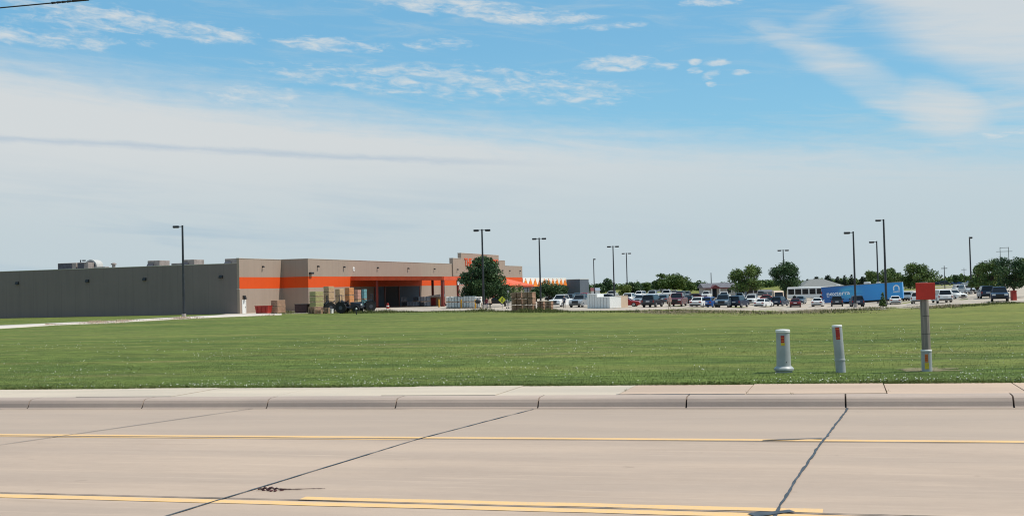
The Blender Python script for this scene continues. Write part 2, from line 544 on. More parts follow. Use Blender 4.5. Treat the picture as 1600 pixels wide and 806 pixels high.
flat_ab('lane_marking', band(13.12, .14, -120, 120, .004, .6, 2), yel_m, .004)
flat_ab('lane_marking', band(12.93, .045, -120, -5.2, .006, .6, 3), yel_m, .004)
flat_ab('lane_marking', band(8.89, .15, -120, 120, .005, .5, 4), yel_m, .004)
for k in range(-3, 4):
    flat_ab('lane_marking', band(9.125, .15, -4.72 + 12.2 * k, -.22 + 12.2 * k, .006, .3, 5 + k), yel_m, .004)


def seam(p, w, wob, step=.16, seed=0):
    """A poured joint along a polyline of (a, b): ragged edges, a little wander."""
    r = np.random.default_rng(seed); out = []
    P = [np.array(q, float) for q in p]; pts = []
    for A, B in zip(P[:-1], P[1:]):
        n = max(2, int(np.linalg.norm(B - A) / step)); pts += [A + (B - A) * t for t in np.linspace(0, 1, n, endpoint=False)]
    pts.append(P[-1]); pts = np.array(pts); n = len(pts)
    d = np.gradient(pts, axis=0); d /= np.linalg.norm(d, axis=1)[:, None]; nn = np.stack([-d[:, 1], d[:, 0]], 1)
    wander = np.cumsum(r.normal(0, wob * .4, n)); wander -= np.linspace(wander[0], wander[-1], n)
    ww = w * (1 + r.normal(0, .22, n)).clip(.35, 1.9) / 2
    L = pts + nn * (wander + ww)[:, None]; R = pts + nn * (wander - ww)[:, None]
    return [[tuple(R[i]), tuple(R[i + 1]), tuple(L[i + 1]), tuple(L[i])] for i in range(n - 1)]


joints = [[(-.02, 16.40), (-.29, 13.02), (-.57, 9.03), (-.9, 4.5)], [(-4.55, 16.3), (-5.12, 12.98), (-5.50, 8.4), (-5.85, 4.5)],
          [(-9.35, 16.42), (-10.62, 12.14), (-11.2, 9.0), (-11.9, 4.5)], [(4.5, 16.4), (4.1, 9.0), (3.8, 4.5)], [(-14.3, 16.4), (-15.6, 12.2), (-16.8, 4.5)]]
for i, p in enumerate(joints):
    flat_ab('tar_joint', seam(p, (.027, .024, .018, .026, .018)[i], (.008, .004, .003, .005, .003)[i], .12 if i < 2 else .3, 20 + i), M['tar'], .008)
flat_ab('tar_joint', seam([(-.30, 13.25), (-.95, 13.05)], .05, .01, .1, 40), M['tar'], .012)
flat_ab('tar_joint', seam([(-.45, 9.06), (-.75, 8.86)], .12, .02, .06, 41), M['tar'], .012)
flat_ab('road_crack', seam([(-30, 9.02), (-4.7, 9.03), (.4, 9.0)], .02, .003, .2, 42), M['crack'], .008)
flat_ab('road_crack', seam([(.3, 9.0), (4.6, 8.99)], .03, .006, .12, 43), M['crack'], .008)
flat_ab('road_crack', seam([(-40, 12.985), (20, 12.985)], .016, .002, .5, 44), M['crack'], .006)
flat_ab('road_crack', seam([(-40, 16.32), (30, 16.33)], .018, .003, .4, 45), M['crack'], .006)

# kerb: eight-foot lengths with open joints
M['kerb'] = concrete_mat('kerb_concrete', (.36, .285, .238), .8, False)
mb = MB(); ks = [-13.81, -11.49, -9.13, -6.86, -4.53, -2.28, -.04, 2.14]
ks = [-13.81 - 2.3 * k for k in range(45, 0, -1)] + ks + [2.14 + 2.3 * k for k in range(1, 50)]
prof = [(16.44, -.1), (16.45, .004), (16.475, .02), (16.50, .085), (16.53, .128), (16.57, .148), (16.62, .155), (16.86, .160), (16.86, -.1)]
for a0, a1 in zip(ks[:-1], ks[1:]):
    a0 += .012; a1 -= .012
    mb.loft([[(a0, b, z + GRADE * a0) for b, z in prof], [(a1, b, z + GRADE * a1) for b, z in prof]])
kerb = tag(ab_obj(mb.build('kerb', M['kerb'])), kind='structure')
flat_ab('kerb_joint_fill', [[(a - .02, 16.46), (a + .02, 16.46), (a + .02, 16.85), (a - .02, 16.85)] for a in ks], M['tar'], .01)

M['walk_pale'] = concrete_mat('sidewalk_pale', (.455, .385, .305), .35, False)
M['walk_pink'] = concrete_mat('sidewalk_pink', (.44, .325, .245), .35, False)
aj = [-3.38, -1.455, .53, 2.38]
pal = [-3.38 - 1.95 * k for k in range(60, 0, -1)] + [-3.38]; pin = aj + [2.38 + 1.95 * k for k in range(1, 50)]
for lst, m, gap in ((pal, 'walk_pale', .004), (pin, 'walk_pink', .009)):
    mb = MB()
    for i, (a0, a1) in enumerate(zip(lst[:-1], lst[1:])):
        a0 += gap; a1 -= gap; f0 = 16.875 if not (m == 'walk_pink' and i == 0) else 16.93
        q = [(a0, f0), (a1, f0), (a1, 18.50), (a0, 18.50)]; t = .158 + (.008 if i % 3 == 1 else 0)
        top = [(a, b, GRADE * a + t) for a, b in q]
        mb.slab(top, .2)
    tag(ab_obj(mb.build('sidewalk', M[m])), kind='structure')
flat_ab('sidewalk_joint_fill', [[(-120, 16.85), (100, 16.85), (100, 18.5), (-120, 18.5)]], M['tar'], .12)

flat_ab('sidewalk_gap', seam([(-3.40, 16.90), (-1.47, 16.90)], .055, .003, .1, 46), M['tar'], .163)

# parking lot: one slab that follows the ground
M['lot'] = mat('lot_concrete', (.36, .31, .255), .85, var=.14, scale=.12, spec=.2)
fr = [(330, 493.3), (430, 490.6), (560, 487.6), (700, 485.6), (830, 486.6), (1000, 484.6), (1290, 484), (1490, 476), (1600, 472), (1800, 465)]
fpt = [G(*p) for p in fr]
bk = np.interp(np.linspace(0, 1, len(fr)), [0, 1], [-60, 260])


def strip_grid(name, front, back, m, n=40, dz=.03, skirt=.35, res=6):
    F = []; B = []
    for i in range(len(front) - 1):
        for k in range(res):
            t = k / res
            F.append((front[i][0] * (1 - t) + front[i + 1][0] * t, front[i][1] * (1 - t) + front[i + 1][1] * t))
            B.append((back[i][0] * (1 - t) + back[i + 1][0] * t, back[i][1] * (1 - t) + back[i + 1][1] * t))
    F.append(tuple(front[-1][:2])); B.append(tuple(back[-1][:2])); F = np.array(F); B = np.array(B)
    co = []
    for j in range(-1, n + 1):
        t = min(max(j / (n - 1), 0), 1); P = F * (1 - t) + B * t
        z = zter(P[:, 0], P[:, 1]) + (dz if 0 <= j < n else -skirt)
        co.append(np.column_stack([P, z]))
    co = np.concatenate(co); w = len(F); r = n + 1
    i = np.arange(r * (w - 1)); a, b = i // (w - 1), i % (w - 1); k = a * w + b
    me = np_mesh(name, co, np.stack([k, k + 1, k + w + 1, k + w], 1), m)
    return tag(link(name, me), kind='structure')


strip_grid('parking_lot', fpt, [(x, 345.0) for x in bk], M['lot'], 90)
dr = [(-420, 530, 537), (-150, 517, 523), (0, 508.6, 513.4), (90, 504.6, 507.8), (160, 502, 505), (270, 496, 499), (350, 492, 495.2), (440, 488.6, 492)]
M['drive'] = mat('drive_concrete', (.50, .45, .40), .85, var=.1, scale=.3, spec=.2)
strip_grid('service_drive', [G(a, c) for a, b, c in dr], [G(a, b) for a, b, c in dr], M['drive'], 6, .05, .2)
# painted stall lines
mb = MB()
US = np.array([sin(radians(18)), cos(radians(18))]); NS = np.array([cos(radians(18)), -sin(radians(18))])
for y0 in (150, 168, 186, 204, 222, 240):
    for k in range(30):
        p = np.array([-2.0 + y0 * .05, y0]) + NS * (2.75 * k); q = [p + NS * .05, p + NS * .05 + US * 5.2, p - NS * .05 + US * 5.2, p - NS * .05]
        mb.add([(v[0], v[1], float(zter(v[0], v[1])) + .05) for v in q], [(0, 1, 2, 3)])
M['white_line'] = mat('worn_white_paint', (.62, .60, .56), .8, var=.2, scale=3)
tag(mb.build('stall_line', M['white_line']), kind='structure')

# ------------------------------------------------------------------ the store
WA = radians(18)
C0 = G(375, 490)
T_A, J = 14.02, 5.27                      # the front steps out here, by this much
M['tan'] = panel_mat('tan_wall_paint', (.315, .246, .198), 2.4, .08, .10)
M['grey_wall'] = panel_mat('grey_side_wall_paint', (.198, .160, .150), 3.0, .10, .14)
M['orange'] = panel_mat('orange_wall_paint', (.60, .070, .008), 2.4, .05, .05)
M['cap'] = mat('pale_metal_cap', (.50, .45, .40), .5, var=.08)
M['roof'] = mat('roof_membrane', (.40, .39, .37), .9, var=.1, scale=.2)
M['dark'] = mat('dark_metal', (.018, .019, .022), .45, var=.3, scale=4)
M['black'] = mat('doorway_shade', (.008, .008, .010), .7, var=.3)
M['white'] = mat('white_paint', (.70, .70, .68), .5, var=.08, scale=5)
M['canopy_red'] = mat('canopy_red_paint', (.56, .075, .022), .55, var=.12, scale=.8)
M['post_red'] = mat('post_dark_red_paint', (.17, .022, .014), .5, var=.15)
M['rib_blue'] = panel_mat('blue_grey_strip_door', (.085, .12, .16), .62, .35, .10)
M['unit'] = mat('galvanised_unit', (.26, .22, .20), .6, var=.2, scale=1.5)
M['unit_dark'] = mat('unit_louvres', (.06, .06, .075), .6, var=.3, scale=2)

store = thing('store', 'long tan big box store with a flat roof and orange band along its front', 'store', C0, -WA)
mb = MB(); mb.box(-138, -.45, 0, .4, -.5, 8.38); mb.box(-138, -137.6, .4, 140, -.5, 8.38); mb.box(-138, J - .4, 140.1, 140.5, -.5, 9.2)
side = mb.build('side_wall', M['grey_wall'], store)
mb = MB(); mb.box(-137.9, -.46, -.05, .45, 8.38, 8.47); mb.build('parapet_cap', M['cap'], store)
mb = MB(); mb.box(-.45, 0, -.02, T_A + .01, -.5, 9.2); mb.box(0, J - .4, T_A, T_A + .4, -.5, 9.2)
mb.box(J - .4, J, T_A, 140.5, -.5, 9.2)
front = mb.build('front_wall', M['tan'], store)
mb = MB(); mb.box(.0, .006, -.02, T_A - .004, 4.14, 6.10); mb.box(.004, J + .004, T_A - .006, T_A, 4.14, 6.10)
mb.box(J, J + .006, T_A - .006, 140.5, 4.14, 6.10); mb.build('orange_band', M['orange'], front)
mb = MB(); mb.box(-.5, .05, -.07, T_A - .06, 9.2, 9.30); mb.box(-.5, J + .05, T_A - .06, T_A + .5, 9.2, 9.302); mb.box(J - .45, J + .05, T_A + .5, 84.8, 9.2, 9.30); mb.build('parapet_cap', M['cap'], front)
mb = MB(); mb.box(J - .45, J + .05, 124.2, 140.55, 9.2, 9.30); mb.build('parapet_cap', M['cap'], front)
mb = MB(); mb.box(-137.6, -.46, .41, 140.1, 7.75, 7.9); mb.box(-.455, J - .41, T_A + .41, 140.1, 7.752, 7.902); mb.build('roof', M['roof'], store)
mb = MB(); mb.box(J - .6, J + .3, 84.9, 90.52, 6.3, 10.55); mb.box(J - .6, J + .3, 90.52, 118.9, 6.3, 11.88); mb.box(J - .6, J + .3, 118.9, 124.1, 6.3, 10.55)
tower = mb.build('sign_tower', M['tan'], store)
mb = MB(); mb.box(J - .65, J + .35, 84.85, 90.46, 10.55, 10.65); mb.box(J - .65, J + .35, 90.46, 118.95, 11.88, 11.98); mb.box(J - .65, J + .35, 118.96, 124.15, 10.55, 10.65)
mb.build('tower_cap', M['cap'], tower)
M['sign_orange'] = mat('sign_letter_orange', (.62, .075, .012), .45, var=.06)


def text(name, body, size, m, parent, mtx, ext=.04, align='LEFT', fit=None, shear=0.0, bold=0.0):
    cu = bpy.data.curves.new(name, 'FONT'); cu.body = body; cu.size = size; cu.extrude = ext; cu.align_x = align; cu.shear = shear; cu.offset = bold
    cu.resolution_u = 3
    tmp = bpy.data.objects.new(name, cu); COL.objects.link(tmp)
    me = bpy.data.meshes.new_from_object(tmp.evaluated_get(bpy.context.evaluated_depsgraph_get()))
    bpy.data.objects.remove(tmp); bpy.data.curves.remove(cu)
    if fit:
        xs = [v.co.x for v in me.vertices]; k = fit / (max(xs) - min(xs)); x0 = min(xs)
        for v in me.vertices: v.co.x = (v.co.x - x0) * k
    me.transform(mtx); me.materials.clear(); me.materials.append(m); me.name = name
    return link(name, me, parent)


FACE_N = Matrix(((0, 0, 1, 0), (1, 0, 0, 0), (0, 1, 0, 0), (0, 0, 0, 1)))      # text on a wall that faces local +x
for wd, o_, w_ in (('THE', 0, 5.1), ('HOME', 6.8, 7.8), ('DEPOT', 16.3, 9.2)):
    text('sign_word', wd, 2.85, M['sign_orange'], tower, Matrix.Translation((J + .36, 92.6 + o_, 8.75)) @ FACE_N, .06, fit=w_, bold=.02)

for x, y, z in [(0, 7.4, 7.75)] + [(J, t, 7.75) for t in (17.6, 28.0, 43.0, 58.5, 73.5, 128.5, 138)] + [(J + .3, t, 7.75) for t in (87.5, 121.5)]:
    mb = MB(); mb.box(x + .012, x + .09, y - .12, y + .12, z + .0, z + .3); mb.cyl((x + .08, y, z + .2), (x + .26, y, z + .24), .05)
    mb.lathe([(.06, .30), (.12, .26), (.20, .04), (.19, .02)], 10, 0, Matrix.Translation((x + .28, y, z))); mb.build('wall_lamp', M['dark'], front)
for x in (-45.5, -30.4, -18.6, -3.5):
    mb = MB(); mb.loft([[(x - .36, -.01, 6.02), (x + .36, -.01, 6.02), (x + .36, -.01, 6.5), (x - .36, -.01, 6.5)], [(x - .32, -.34, 6.05), (x + .32, -.34, 6.05), (x + .3, -.2, 6.44), (x - .3, -.2, 6.44)]])
    mb.build('wall_pack_light', M['dark'], side)
mb = MB(); mb.box(J + .012, J + .5, 14.3, 15.4, 6.5, 6.85, bev=.04); mb.build('camera_box', M['dark'], front)
mb = MB(); mb.cyl((J + .01, 32.3, 7.55), (J + .07, 32.3, 7.55), .42, n=20); v = mb.build('round_vent', M['white'], front, True)
mb = MB(); mb.cyl((J + .07, 32.3, 7.55), (J + .1, 32.3, 7.55), .16, n=14); mb.build('vent_hole', M['dark'], v)
mb = MB(); mb.box(.008, .09, .62, .74, 0, 2.3); mb.box(.008, .09, 1.72, 1.84, 0, 2.3); mb.box(.008, .09, .74, 1.72, 2.18, 2.3)
fd = MB(); fd.box(.01, .06, .745, 1.715, 0, 2.175)
door = fd.build('service_door', M['white'], front); mb.build('door_frame', M['white'], door)
mb = MB(); mb.box(.06, .1, 1.55, 1.62, .95, 1.15); mb.build('door_handle', M['dark'], door)
mb = MB(); mb.box(.012, .25, .9, 1.6, 2.75, 3.0); mb.lathe([(.05, -.2), (.2, -.25), (.24, -.6), (.1, -.65)], 10, 0, Matrix.Translation((.3, 1.25, 3.0))); mb.build('door_lamp', M['dark'], front)
mb = MB(); mb.box(-.5, .02, -.08, .12, 4.02, 4.14); mb.build('corner_flashing', M['cap'], front)

# lumber canopy: a wide flat roof on posts over the loading drive
cx1 = 24.2; cy0, cy1 = 31.0, 66.4
mb = MB()
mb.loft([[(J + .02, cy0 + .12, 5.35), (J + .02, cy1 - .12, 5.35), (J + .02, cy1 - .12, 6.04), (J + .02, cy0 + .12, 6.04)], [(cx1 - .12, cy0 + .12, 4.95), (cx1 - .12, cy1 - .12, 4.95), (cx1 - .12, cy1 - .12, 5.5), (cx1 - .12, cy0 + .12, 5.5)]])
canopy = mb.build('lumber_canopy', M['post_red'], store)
mb = MB(); mb.slab([(J + .02, cy0, 5.36), (cx1, cy0, 4.94), (cx1, cy0, 5.62), (J + .02, cy0, 6.14)], -.12)
mb.slab([(cx1, cy0 + .12, 4.94), (cx1, cy1, 4.94), (cx1, cy1, 5.62), (cx1, cy0 + .12, 5.62)], -.12)
mb.slab([(J + .02, cy1 - .12, 5.36), (cx1 - .12, cy1 - .12, 4.94), (cx1 - .12, cy1 - .12, 5.62), (J + .02, cy1 - .12, 6.14)], -.12)
mb.build('fascia', M['canopy_red'], canopy)
mb = MB(); mb.slab([(J + .02, cy0 - .05, 6.15), (16.4, cy0 - .05, 5.86), (16.4, cy0 + .5, 5.86), (J + .02, cy0 + .5, 6.15)], .03)
mb.build('lit_edge', mat('lit_edge_orange', (.62, .22, .09), .5, var=.05), canopy)  # the canopy's sunlit top edge, painted in as a paler strip
for x, y, w in ((10.6, 31.3, .17), (23.9, 31.4, .23), (23.9, 39.5, .18), (14.6, 49.5, .2), (23.9, 60.5, .18), (10.6, 65.7, .18)):
    mb = MB(); mb.box(x - w, x + w, y - w, y + w, 0, 5.2); mb.box(x - w - .1, x + w + .1, y - w - .1, y + w + .1, -.2, .35)
    mb.build('post', M['post_red'], canopy)
M['sign_white'] = mat('sign_panel_white', (.72, .72, .72), .45, var=.04)
M['ink'] = mat('sign_ink', (.03, .03, .045), .6, var=.2)
mb = MB(); mb.box(14.6, 17.4, cy0 - .09, cy0 - .015, 5.22, 5.76); sg = mb.build('fascia_sign', M['sign_white'], canopy)
mb = MB()
for i in range(9): mb.box(14.9 + i * .27, 14.9 + i * .27 + .19, cy0 - .1, cy0 - .09, 5.36, 5.63)
mb.build('sign_print', M['ink'], sg)
mb = MB(); mb.box(cx1 + .015, cx1 + .1, 38.5, 42.6, 4.0, 4.95); sg = mb.build('hanging_sign', M['sign_white'], canopy)
mb = MB(); r = random.Random(3)
for i in range(7): mb.box(cx1 + .1, cx1 + .108, 38.9 + i * .5, 39.25 + i * .5, 4.25 + r.random() * .1, 4.6 + r.random() * .15)
mb.build('sign_print', M['ink'], sg)
# doors under the canopy
mb = MB(); mb.box(J + .012, J + .05, 46.8, 53.2, 0, 4.05); mb.build('dark_doorway', M['black'], front)  # flat black panel paints the shade inside the open doorway
for y0, y1 in ((54.0, 64.4), (41.6, 46.0)):
    mb = MB(); mb.box(J + .012, J + .06, y0, y1, 0, 4.05); mb.build('strip_door', M['rib_blue'], front)
for y in (41.3, 46.25, 53.4, 64.4):
    mb = MB(); mb.box(J + .01, J + .16, y, y + .3, 0, 4.1); mb.build('door_jamb', M['post_red'], front)
# entrance awning: a low hipped roof in front of the tower
mb = MB(); mb.add([(J + .3, 96.5, 3.75), (17.2, 96.5, 3.75), (17.2, 112.5, 3.75), (J + .3, 112.5, 3.75), (J + .3, 104.5, 5.75), (11.4, 104.5, 5.75)],
                  [(0, 1, 5, 4), (1, 2, 5), (2, 3, 4, 5), (0, 4, 3), (3, 2, 1, 0)])
aw = mb.build('entrance_awning', mat('awning_orange_metal', (.66, .10, .02), .5, var=.08), store)
mb = MB(); mb.box(J + .3, 17.1, 96.6, 112.4, 3.35, 3.74); mb.build('awning_fascia', M['canopy_red'], aw)
for y in (97.2, 111.8):
    mb = MB(); mb.box(16.2, 16.8, y - .3, y + .3, -.2, 3.35); mb.build('awning_post', M['tan'], aw)
mb = MB(); mb.box(J + .31, J + .36, 99, 110, 0, 3.2); mb.build('entrance_glass', mat('dark_glass', (.02, .03, .035), .08, spec=.6), front)
# roof plant
for x0, x1, y0, dy, h, kind in ((-39.4, -35.4, 3.2, 5.5, 1.75, 0), (-35.0, -32.6, 3.0, 3.5, 1.75, 0), (-20.9, -18.4, 4.0, 3.0, 1.65, 1), (-16.3, -14.2, 4.4, 3.0, 1.05, 1), (-14.1, -11.6, 4.4, 3.0, 1.6, 1), (-5.4, -2.8, 4.2, 2.6, 1.5, 1)):
    mb = MB(); mb.box(x0, x1, y0, y0 + dy, 7.9, 7.9 + h, bev=.05); un = mb.build('rooftop_unit', M['unit'], store)
    mb = MB()
    if kind:
        mb.loft([[(x0 + .1, y0 - .02, 8.1), (x0 + 1.3, y0 - .02, 8.1), (x0 + 1.3, y0 - .02, 7.9 + h - .45), (x0 + .1, y0 - .02, 7.9 + h - .45)], [(x0 + .1, y0 - .7, 8.1), (x0 + 1.3, y0 - .7, 8.1), (x0 + 1.3, y0 - .6, 8.4), (x0 + .1, y0 - .6, 8.4)]])
    else:
        mb.box(x0 + .15, x1 - .9, y0 - .03, y0, 8.0, 7.8 + h)
    mb.build('intake_hood', M['unit_dark'], un)
mb = MB(); n = 14
ring = [(cos(pi * i / n), sin(pi * i / n)) for i in range(n + 1)]
mb.loft([[(-33.4 + 1.35 * c, y, 8.9 + 1.25 * s_) for c, s_ in ring] + [(-34.75, y, 7.9), (-32.05, y, 7.9)][::1] for y in (4.6, 6.4)])
dome = mb.build('arched_exhaust_hood', mat('hood_white_metal', (.42, .41, .39), .5, var=.1), store)
mb = MB(); mb.loft([[(-33.4 + 1.08 * c, y, 8.9 + .98 * s_) for c, s_ in ring] for y in (4.55, 4.6)]); mb.build('hood_opening', M['unit_dark'], dome)
mb = MB(); mb.box(-31.6, -29.4, 3.4, 4.6, 7.9, 8.75); mb.build('duct', M['unit'], store)
mb = MB(); mb.cyl((-27.2, 3.0, 7.9), (-27.2, 3.0, 9.1), .3); mb.lathe([(.3, 9.0), (.5, 9.05), (.48, 9.25), (.1, 9.4)], 12, 0, Matrix.Translation((-27.2, 3.0, 0))); mb.build('vent_pipe', M['unit'], store, True)

# garden centre: fenced yard under a row of pointed shade sails, with its own end block
gc = thing('garden_center', 'fenced garden yard with a zigzag of white and orange shade sails beside the store', 'garden center', Vector(C0), -WA)
M['fence'] = panel_mat('garden_fence_mesh', (.075, .085, .095), 1.2, .3, .1)
mb = MB(); mb.box(J - .12, J, 140.6, 188, -.4, 3.45); mb.build('fence_panel', M['fence'], gc)
for k in range(13):
    y = 140.8 + k * 3.9; mb = MB(); mb.box(J, J + .16, y - .1, y + .1, -.4, 3.7); mb.build('fence_post', M['dark'], gc)
M['sail_w'] = mat('white_sail_cloth', (.74, .72, .68), .8, var=.05); M['sail_o'] = mat('orange_sail_cloth', (.75, .20, .02), .8, var=.08)
for k in range(10):
    y = 140.7 + k * 4.73; y2 = y + 4.73; ym = (y + y2) / 2
    mb = MB(); mb.slab([(J + .24, y + .02, 3.4), (J + .24, y2 - .02, 3.4), (J + .24, ym, 5.7)], .06); mb.build('orange_sail', M['sail_o'], gc)
    mb = MB(); mb.slab([(J + .0, y - 2.3 if k else y, 5.95 if k else 5.95), (J + .0, y, 3.6), (J + .0, ym, 5.9)], -.05)
    mb.slab([(J - .06, y, 3.55), (J - .06, y2, 3.55), (J - .06, y2, 5.95), (J - .06, ym, 6.0), (J - .06, y, 5.95)], .05)
    mb.build('white_sail', M['sail_w'], gc)
mb = MB(); mb.box(J - 3, J + 4.4, 188.2, 200, -.5, 5.35); blk = mb.build('end_block', panel_mat('blue_grey_block', (.10, .115, .15), 1.3, .2, .15), gc)
mb = MB(); mb.box(J - 3.05, J + 4.45, 188.15, 200.05, 5.35, 5.5); mb.build('block_cap', M['cap'], blk)


def SL(x, y, z=0.0):
    """Store coordinates (out from the front wall, along it, up) in the scene."""
    return Vector((C0[0] + x * NS[0] + y * US[0], C0[1] + x * NS[1] + y * US[1], Z_PAD + z))

# ------------------------------------------------------------------ lamp posts
M['pole'] = mat('pole_bronze_paint', (.022, .026, .033), .4, var=.25, scale=2)
M['lens'] = mat('lamp_lens', (.45, .45, .42), .3)
M['base'] = mat('pole_base_concrete', (.36, .32, .29), .85, var=.15)


def lamp_post(px, d, py_top, heads, label, base=None):
    """heads: list of directions (degrees from +x) that carry a shoebox head."""
    g = Vector(base) if base is not None else GD(px, d)
    d = g.y; h = at(px, py_top, d)[2] - g.z; k = max(.9, h / 12)
    t = thing('lamp_post', label, 'lamp post', g, 0, 'lamp posts round the lot')
    mb = MB(); mb.cyl((0, 0, .5), (0, 0, h), .17 * k, .12 * k, 10); mb.build('pole', M['pole'], t, True)
    mb = MB(); mb.cyl((0, 0, -.4), (0, 0, .62), .3, n=16); mb.build('base', M['base'], t, True)
    for a in heads:
        ca, sa = cos(radians(a)), sin(radians(a)); mx = Matrix.Rotation(radians(a), 4, 'Z')
        mb = MB(); mb.box(.1, .55, -.05, .05, h - .22, h - .12, mx=mx); arm = mb.build('arm', M['pole'], t)
        mb = MB(); mb.box(.5, 1.35, -.24, .24, h - .36, h - .04, mx=mx, bev=.05); hd = mb.build('lamp_head', M['pole'], t)
        mb = MB(); mb.box(.62, 1.25, -.17, .17, h - .385, h - .36, mx=mx); mb.build('lens', M['lens'], hd)
    return t


lamp_post(287, 0, 352, [180], 'single headed lamp post in front of the dark left wall of the store', G(287.5, 497))
lamp_post(756, 178, 358, [0, 180], 'two headed lamp post in front of the round dark tree by the store')
lamp_post(845, 215, 371.5, [0, 180], 'two headed lamp post right of the store, behind the brown pallet stacks')
lamp_post(929, 300, 404, [-80], 'short looking single headed lamp post behind the white storage boxes')
lamp_post(960, 255, 384, [0, 180], 'taller two headed lamp post above the white storage boxes')
lamp_post(980.5, 325, 395, [0, 180], 'farther two headed lamp post by the bright green round tree')
lamp_post(1226, 275, 390, [0, 180], 'two headed lamp post rising behind a leafy tree crown in the middle of the lot')
lamp_post(1337, 165, 361.5, [180], 'single headed lamp post behind the blue trailer, left of the tallest post')
lamp_post(1373, 205, 376.5, [180], 'thin single headed lamp post just left of the tallest post at the blue trailer')
lamp_post(1385, 0, 342.5, [180], 'tallest lamp post, in front of the blue trailer beside a young conifer', G(1385, 476))
lamp_post(1518, 202, 370, [-100], 'lone single headed lamp post left of the big trees at the far right')
lamp_post(127, 300, 406, [0], 'lamp post whose head just shows over the roof of the store')

# ------------------------------------------------------------------ trees and plants
M['bark'] = mat('tree_bark', (.075, .058, .045), .9, var=.35, scale=6, bump=.5, bscale=20)
LEAF = {'dark': leaf_mat('leaves_blue_green', (.020, .050, .022), (.075, .13, .045)),
        'mid': leaf_mat('leaves_mid_green', (.036, .078, .020), (.145, .20, .050)),
        'light': leaf_mat('leaves_yellow_green', (.070, .110, .020), (.16, .20, .045)),
        'pine': leaf_mat('needles_dark', (.010, .022, .014), (.030, .050, .024)),
        'weed': leaf_mat('weed_stalks', (.060, .085, .022), (.17, .16, .06)),
        'straw': leaf_mat('dry_seed_heads', (.34, .25, .17), (.60, .46, .35)),
        'blade': leaf_mat('grass_blades', (.072, .112, .028), (.235, .25, .085))}


def leaf_cloud(blobs, n, size, r, flat=.0):
    """Leaves spread through blobs (centre, radii): quads with random turn, more of them near the skin of each blob; some blobs are paler."""
    vol = np.array([b[1][0] * b[1][1] * b[1][2] for b in blobs]) ** .8; cnt = r.multinomial(n, vol / vol.sum())
    P = []; T = []
    for (c, rad), k in zip(blobs, cnt):
        d = r.normal(size=(k, 3)); d /= np.linalg.norm(d, axis=1)[:, None]
        rr = r.random(k) ** .42
        rr *= 1 + .16 * np.sin(d[:, 0] * 7 + c[0] * 3) * np.sin(d[:, 2] * 6 + c[1]) + r.normal(0, .05, k)
        P.append(np.array(c) + d * rr[:, None] * np.array(rad)); T.append(np.clip(r.normal(.42, .24, k) + r.normal(0, .16), 0, 1))
    P = np.concatenate(P); T = np.concatenate(T); n = len(P)
    a = r.normal(size=(n, 3)); a /= np.linalg.norm(a, axis=1)[:, None]; a[:, 2] *= (1 - flat)
    b = np.cross(a, r.normal(size=(n, 3))); b /= np.linalg.norm(b, axis=1)[:, None]
    s = size * r.uniform(.55, 1.3, n)[:, None]; a *= s; b *= s * .62
    V = np.stack([P - a, P + b, P + a, P - b], 1).reshape(-1, 3)
    return V, T


def crown_blobs(kind, H, W, r, z0):
    """Blobs of a crown of width W that runs from z0 up to H."""
    out = []; h = H - z0
    if kind == 'cone':            # dense, widest low, rounded top
        for i in range(46):
            t = (i + .5) / 46; z = z0 + h * (.06 + .88 * t); rad = W / 2 * (1 - t ** 3.2) ** .5 * (1.0 if t > .12 else .88)
            ang = i * 2.4 + r.normal() * .3; q = rad * r.uniform(.35, .98)
            s = max(.09 * W, rad * .36) * r.uniform(.5, 1.2)
            out.append(((q * cos(ang), q * sin(ang), z), (s, s, s * .72)))
        out.append(((0, 0, z0 + h * .45), (W * .27, W * .27, h * .42)))
    elif kind == 'pine':
        for i in range(22):
            t = (i + .5) / 22; z = z0 + h * t; rad = W / 2 * (1 - t) ** .75 + .06 * W
            ang = i * 2.4; q = rad * .55; s = max(.12 * W, rad * .5)
            out.append(((q * cos(ang), q * sin(ang), z), (s, s, s * .55)))
    elif kind == 'shrub':
        for i in range(16):
            ang = r.uniform(0, 2 * pi); q = W / 2 * r.uniform(.1, .66); s = W * r.uniform(.13, .24)
            out.append(((q * cos(ang), q * sin(ang), z0 + h * r.uniform(.15, .80)), (s, s, min(s, h * .25))))
    else:                          # broad, open
        for i in range(24):
            ang = i * 2.4 + r.normal() * .5; t = r.random(); z = z0 + h * (.10 + .78 * t)
            rad = W / 2 * sqrt(max(.05, 1 - ((t - .42) / .66) ** 2)); q = rad * r.uniform(.3, .82)
            s = W * r.uniform(.13, .23)
            out.append(((q * cos(ang) * 1.08, q * sin(ang) * 1.08, z), (s, s, s * r.uniform(.6, .9))))
    return out


TREE_CACHE = {}


def tree_meshes(kind, leaf, H, W, z0, n, seed, size):
    key = (kind, leaf, seed, n)
    r = np.random.default_rng(seed); blobs = crown_blobs(kind, H, W, r, z0)
    V, T = leaf_cloud(blobs, n, size, r)
    k = len(V) // 4
    cm = np_mesh('crown', V, np.arange(k * 4).reshape(k, 4), LEAF[leaf], T)
    mb = MB(); tr = .022 * H + .05
    top = z0 + (H - z0) * (.7 if kind in ('cone', 'pine') else .35)
    mb.tube([(0, 0, -.3), (.02, .01, .3), (.05 * tr, 0, z0 * .6), (.1, -.05, top * .7), (0.05, .05, top)], [tr * 1.5, tr * 1.1, tr, tr * .75, tr * .3], 8)
    if kind not in ('pine',):
        for b, _ in blobs[::3]:
            s0 = Vector((.05, 0, z0 * .75 + (b[2] - z0) * .25)); e = Vector(b); m_ = s0.lerp(e, .5) + Vector((0, 0, .06 * H))
            mb.tube([s0, m_, e], [tr * .45, tr * .28, tr * .1], 5)
    return cm, mb


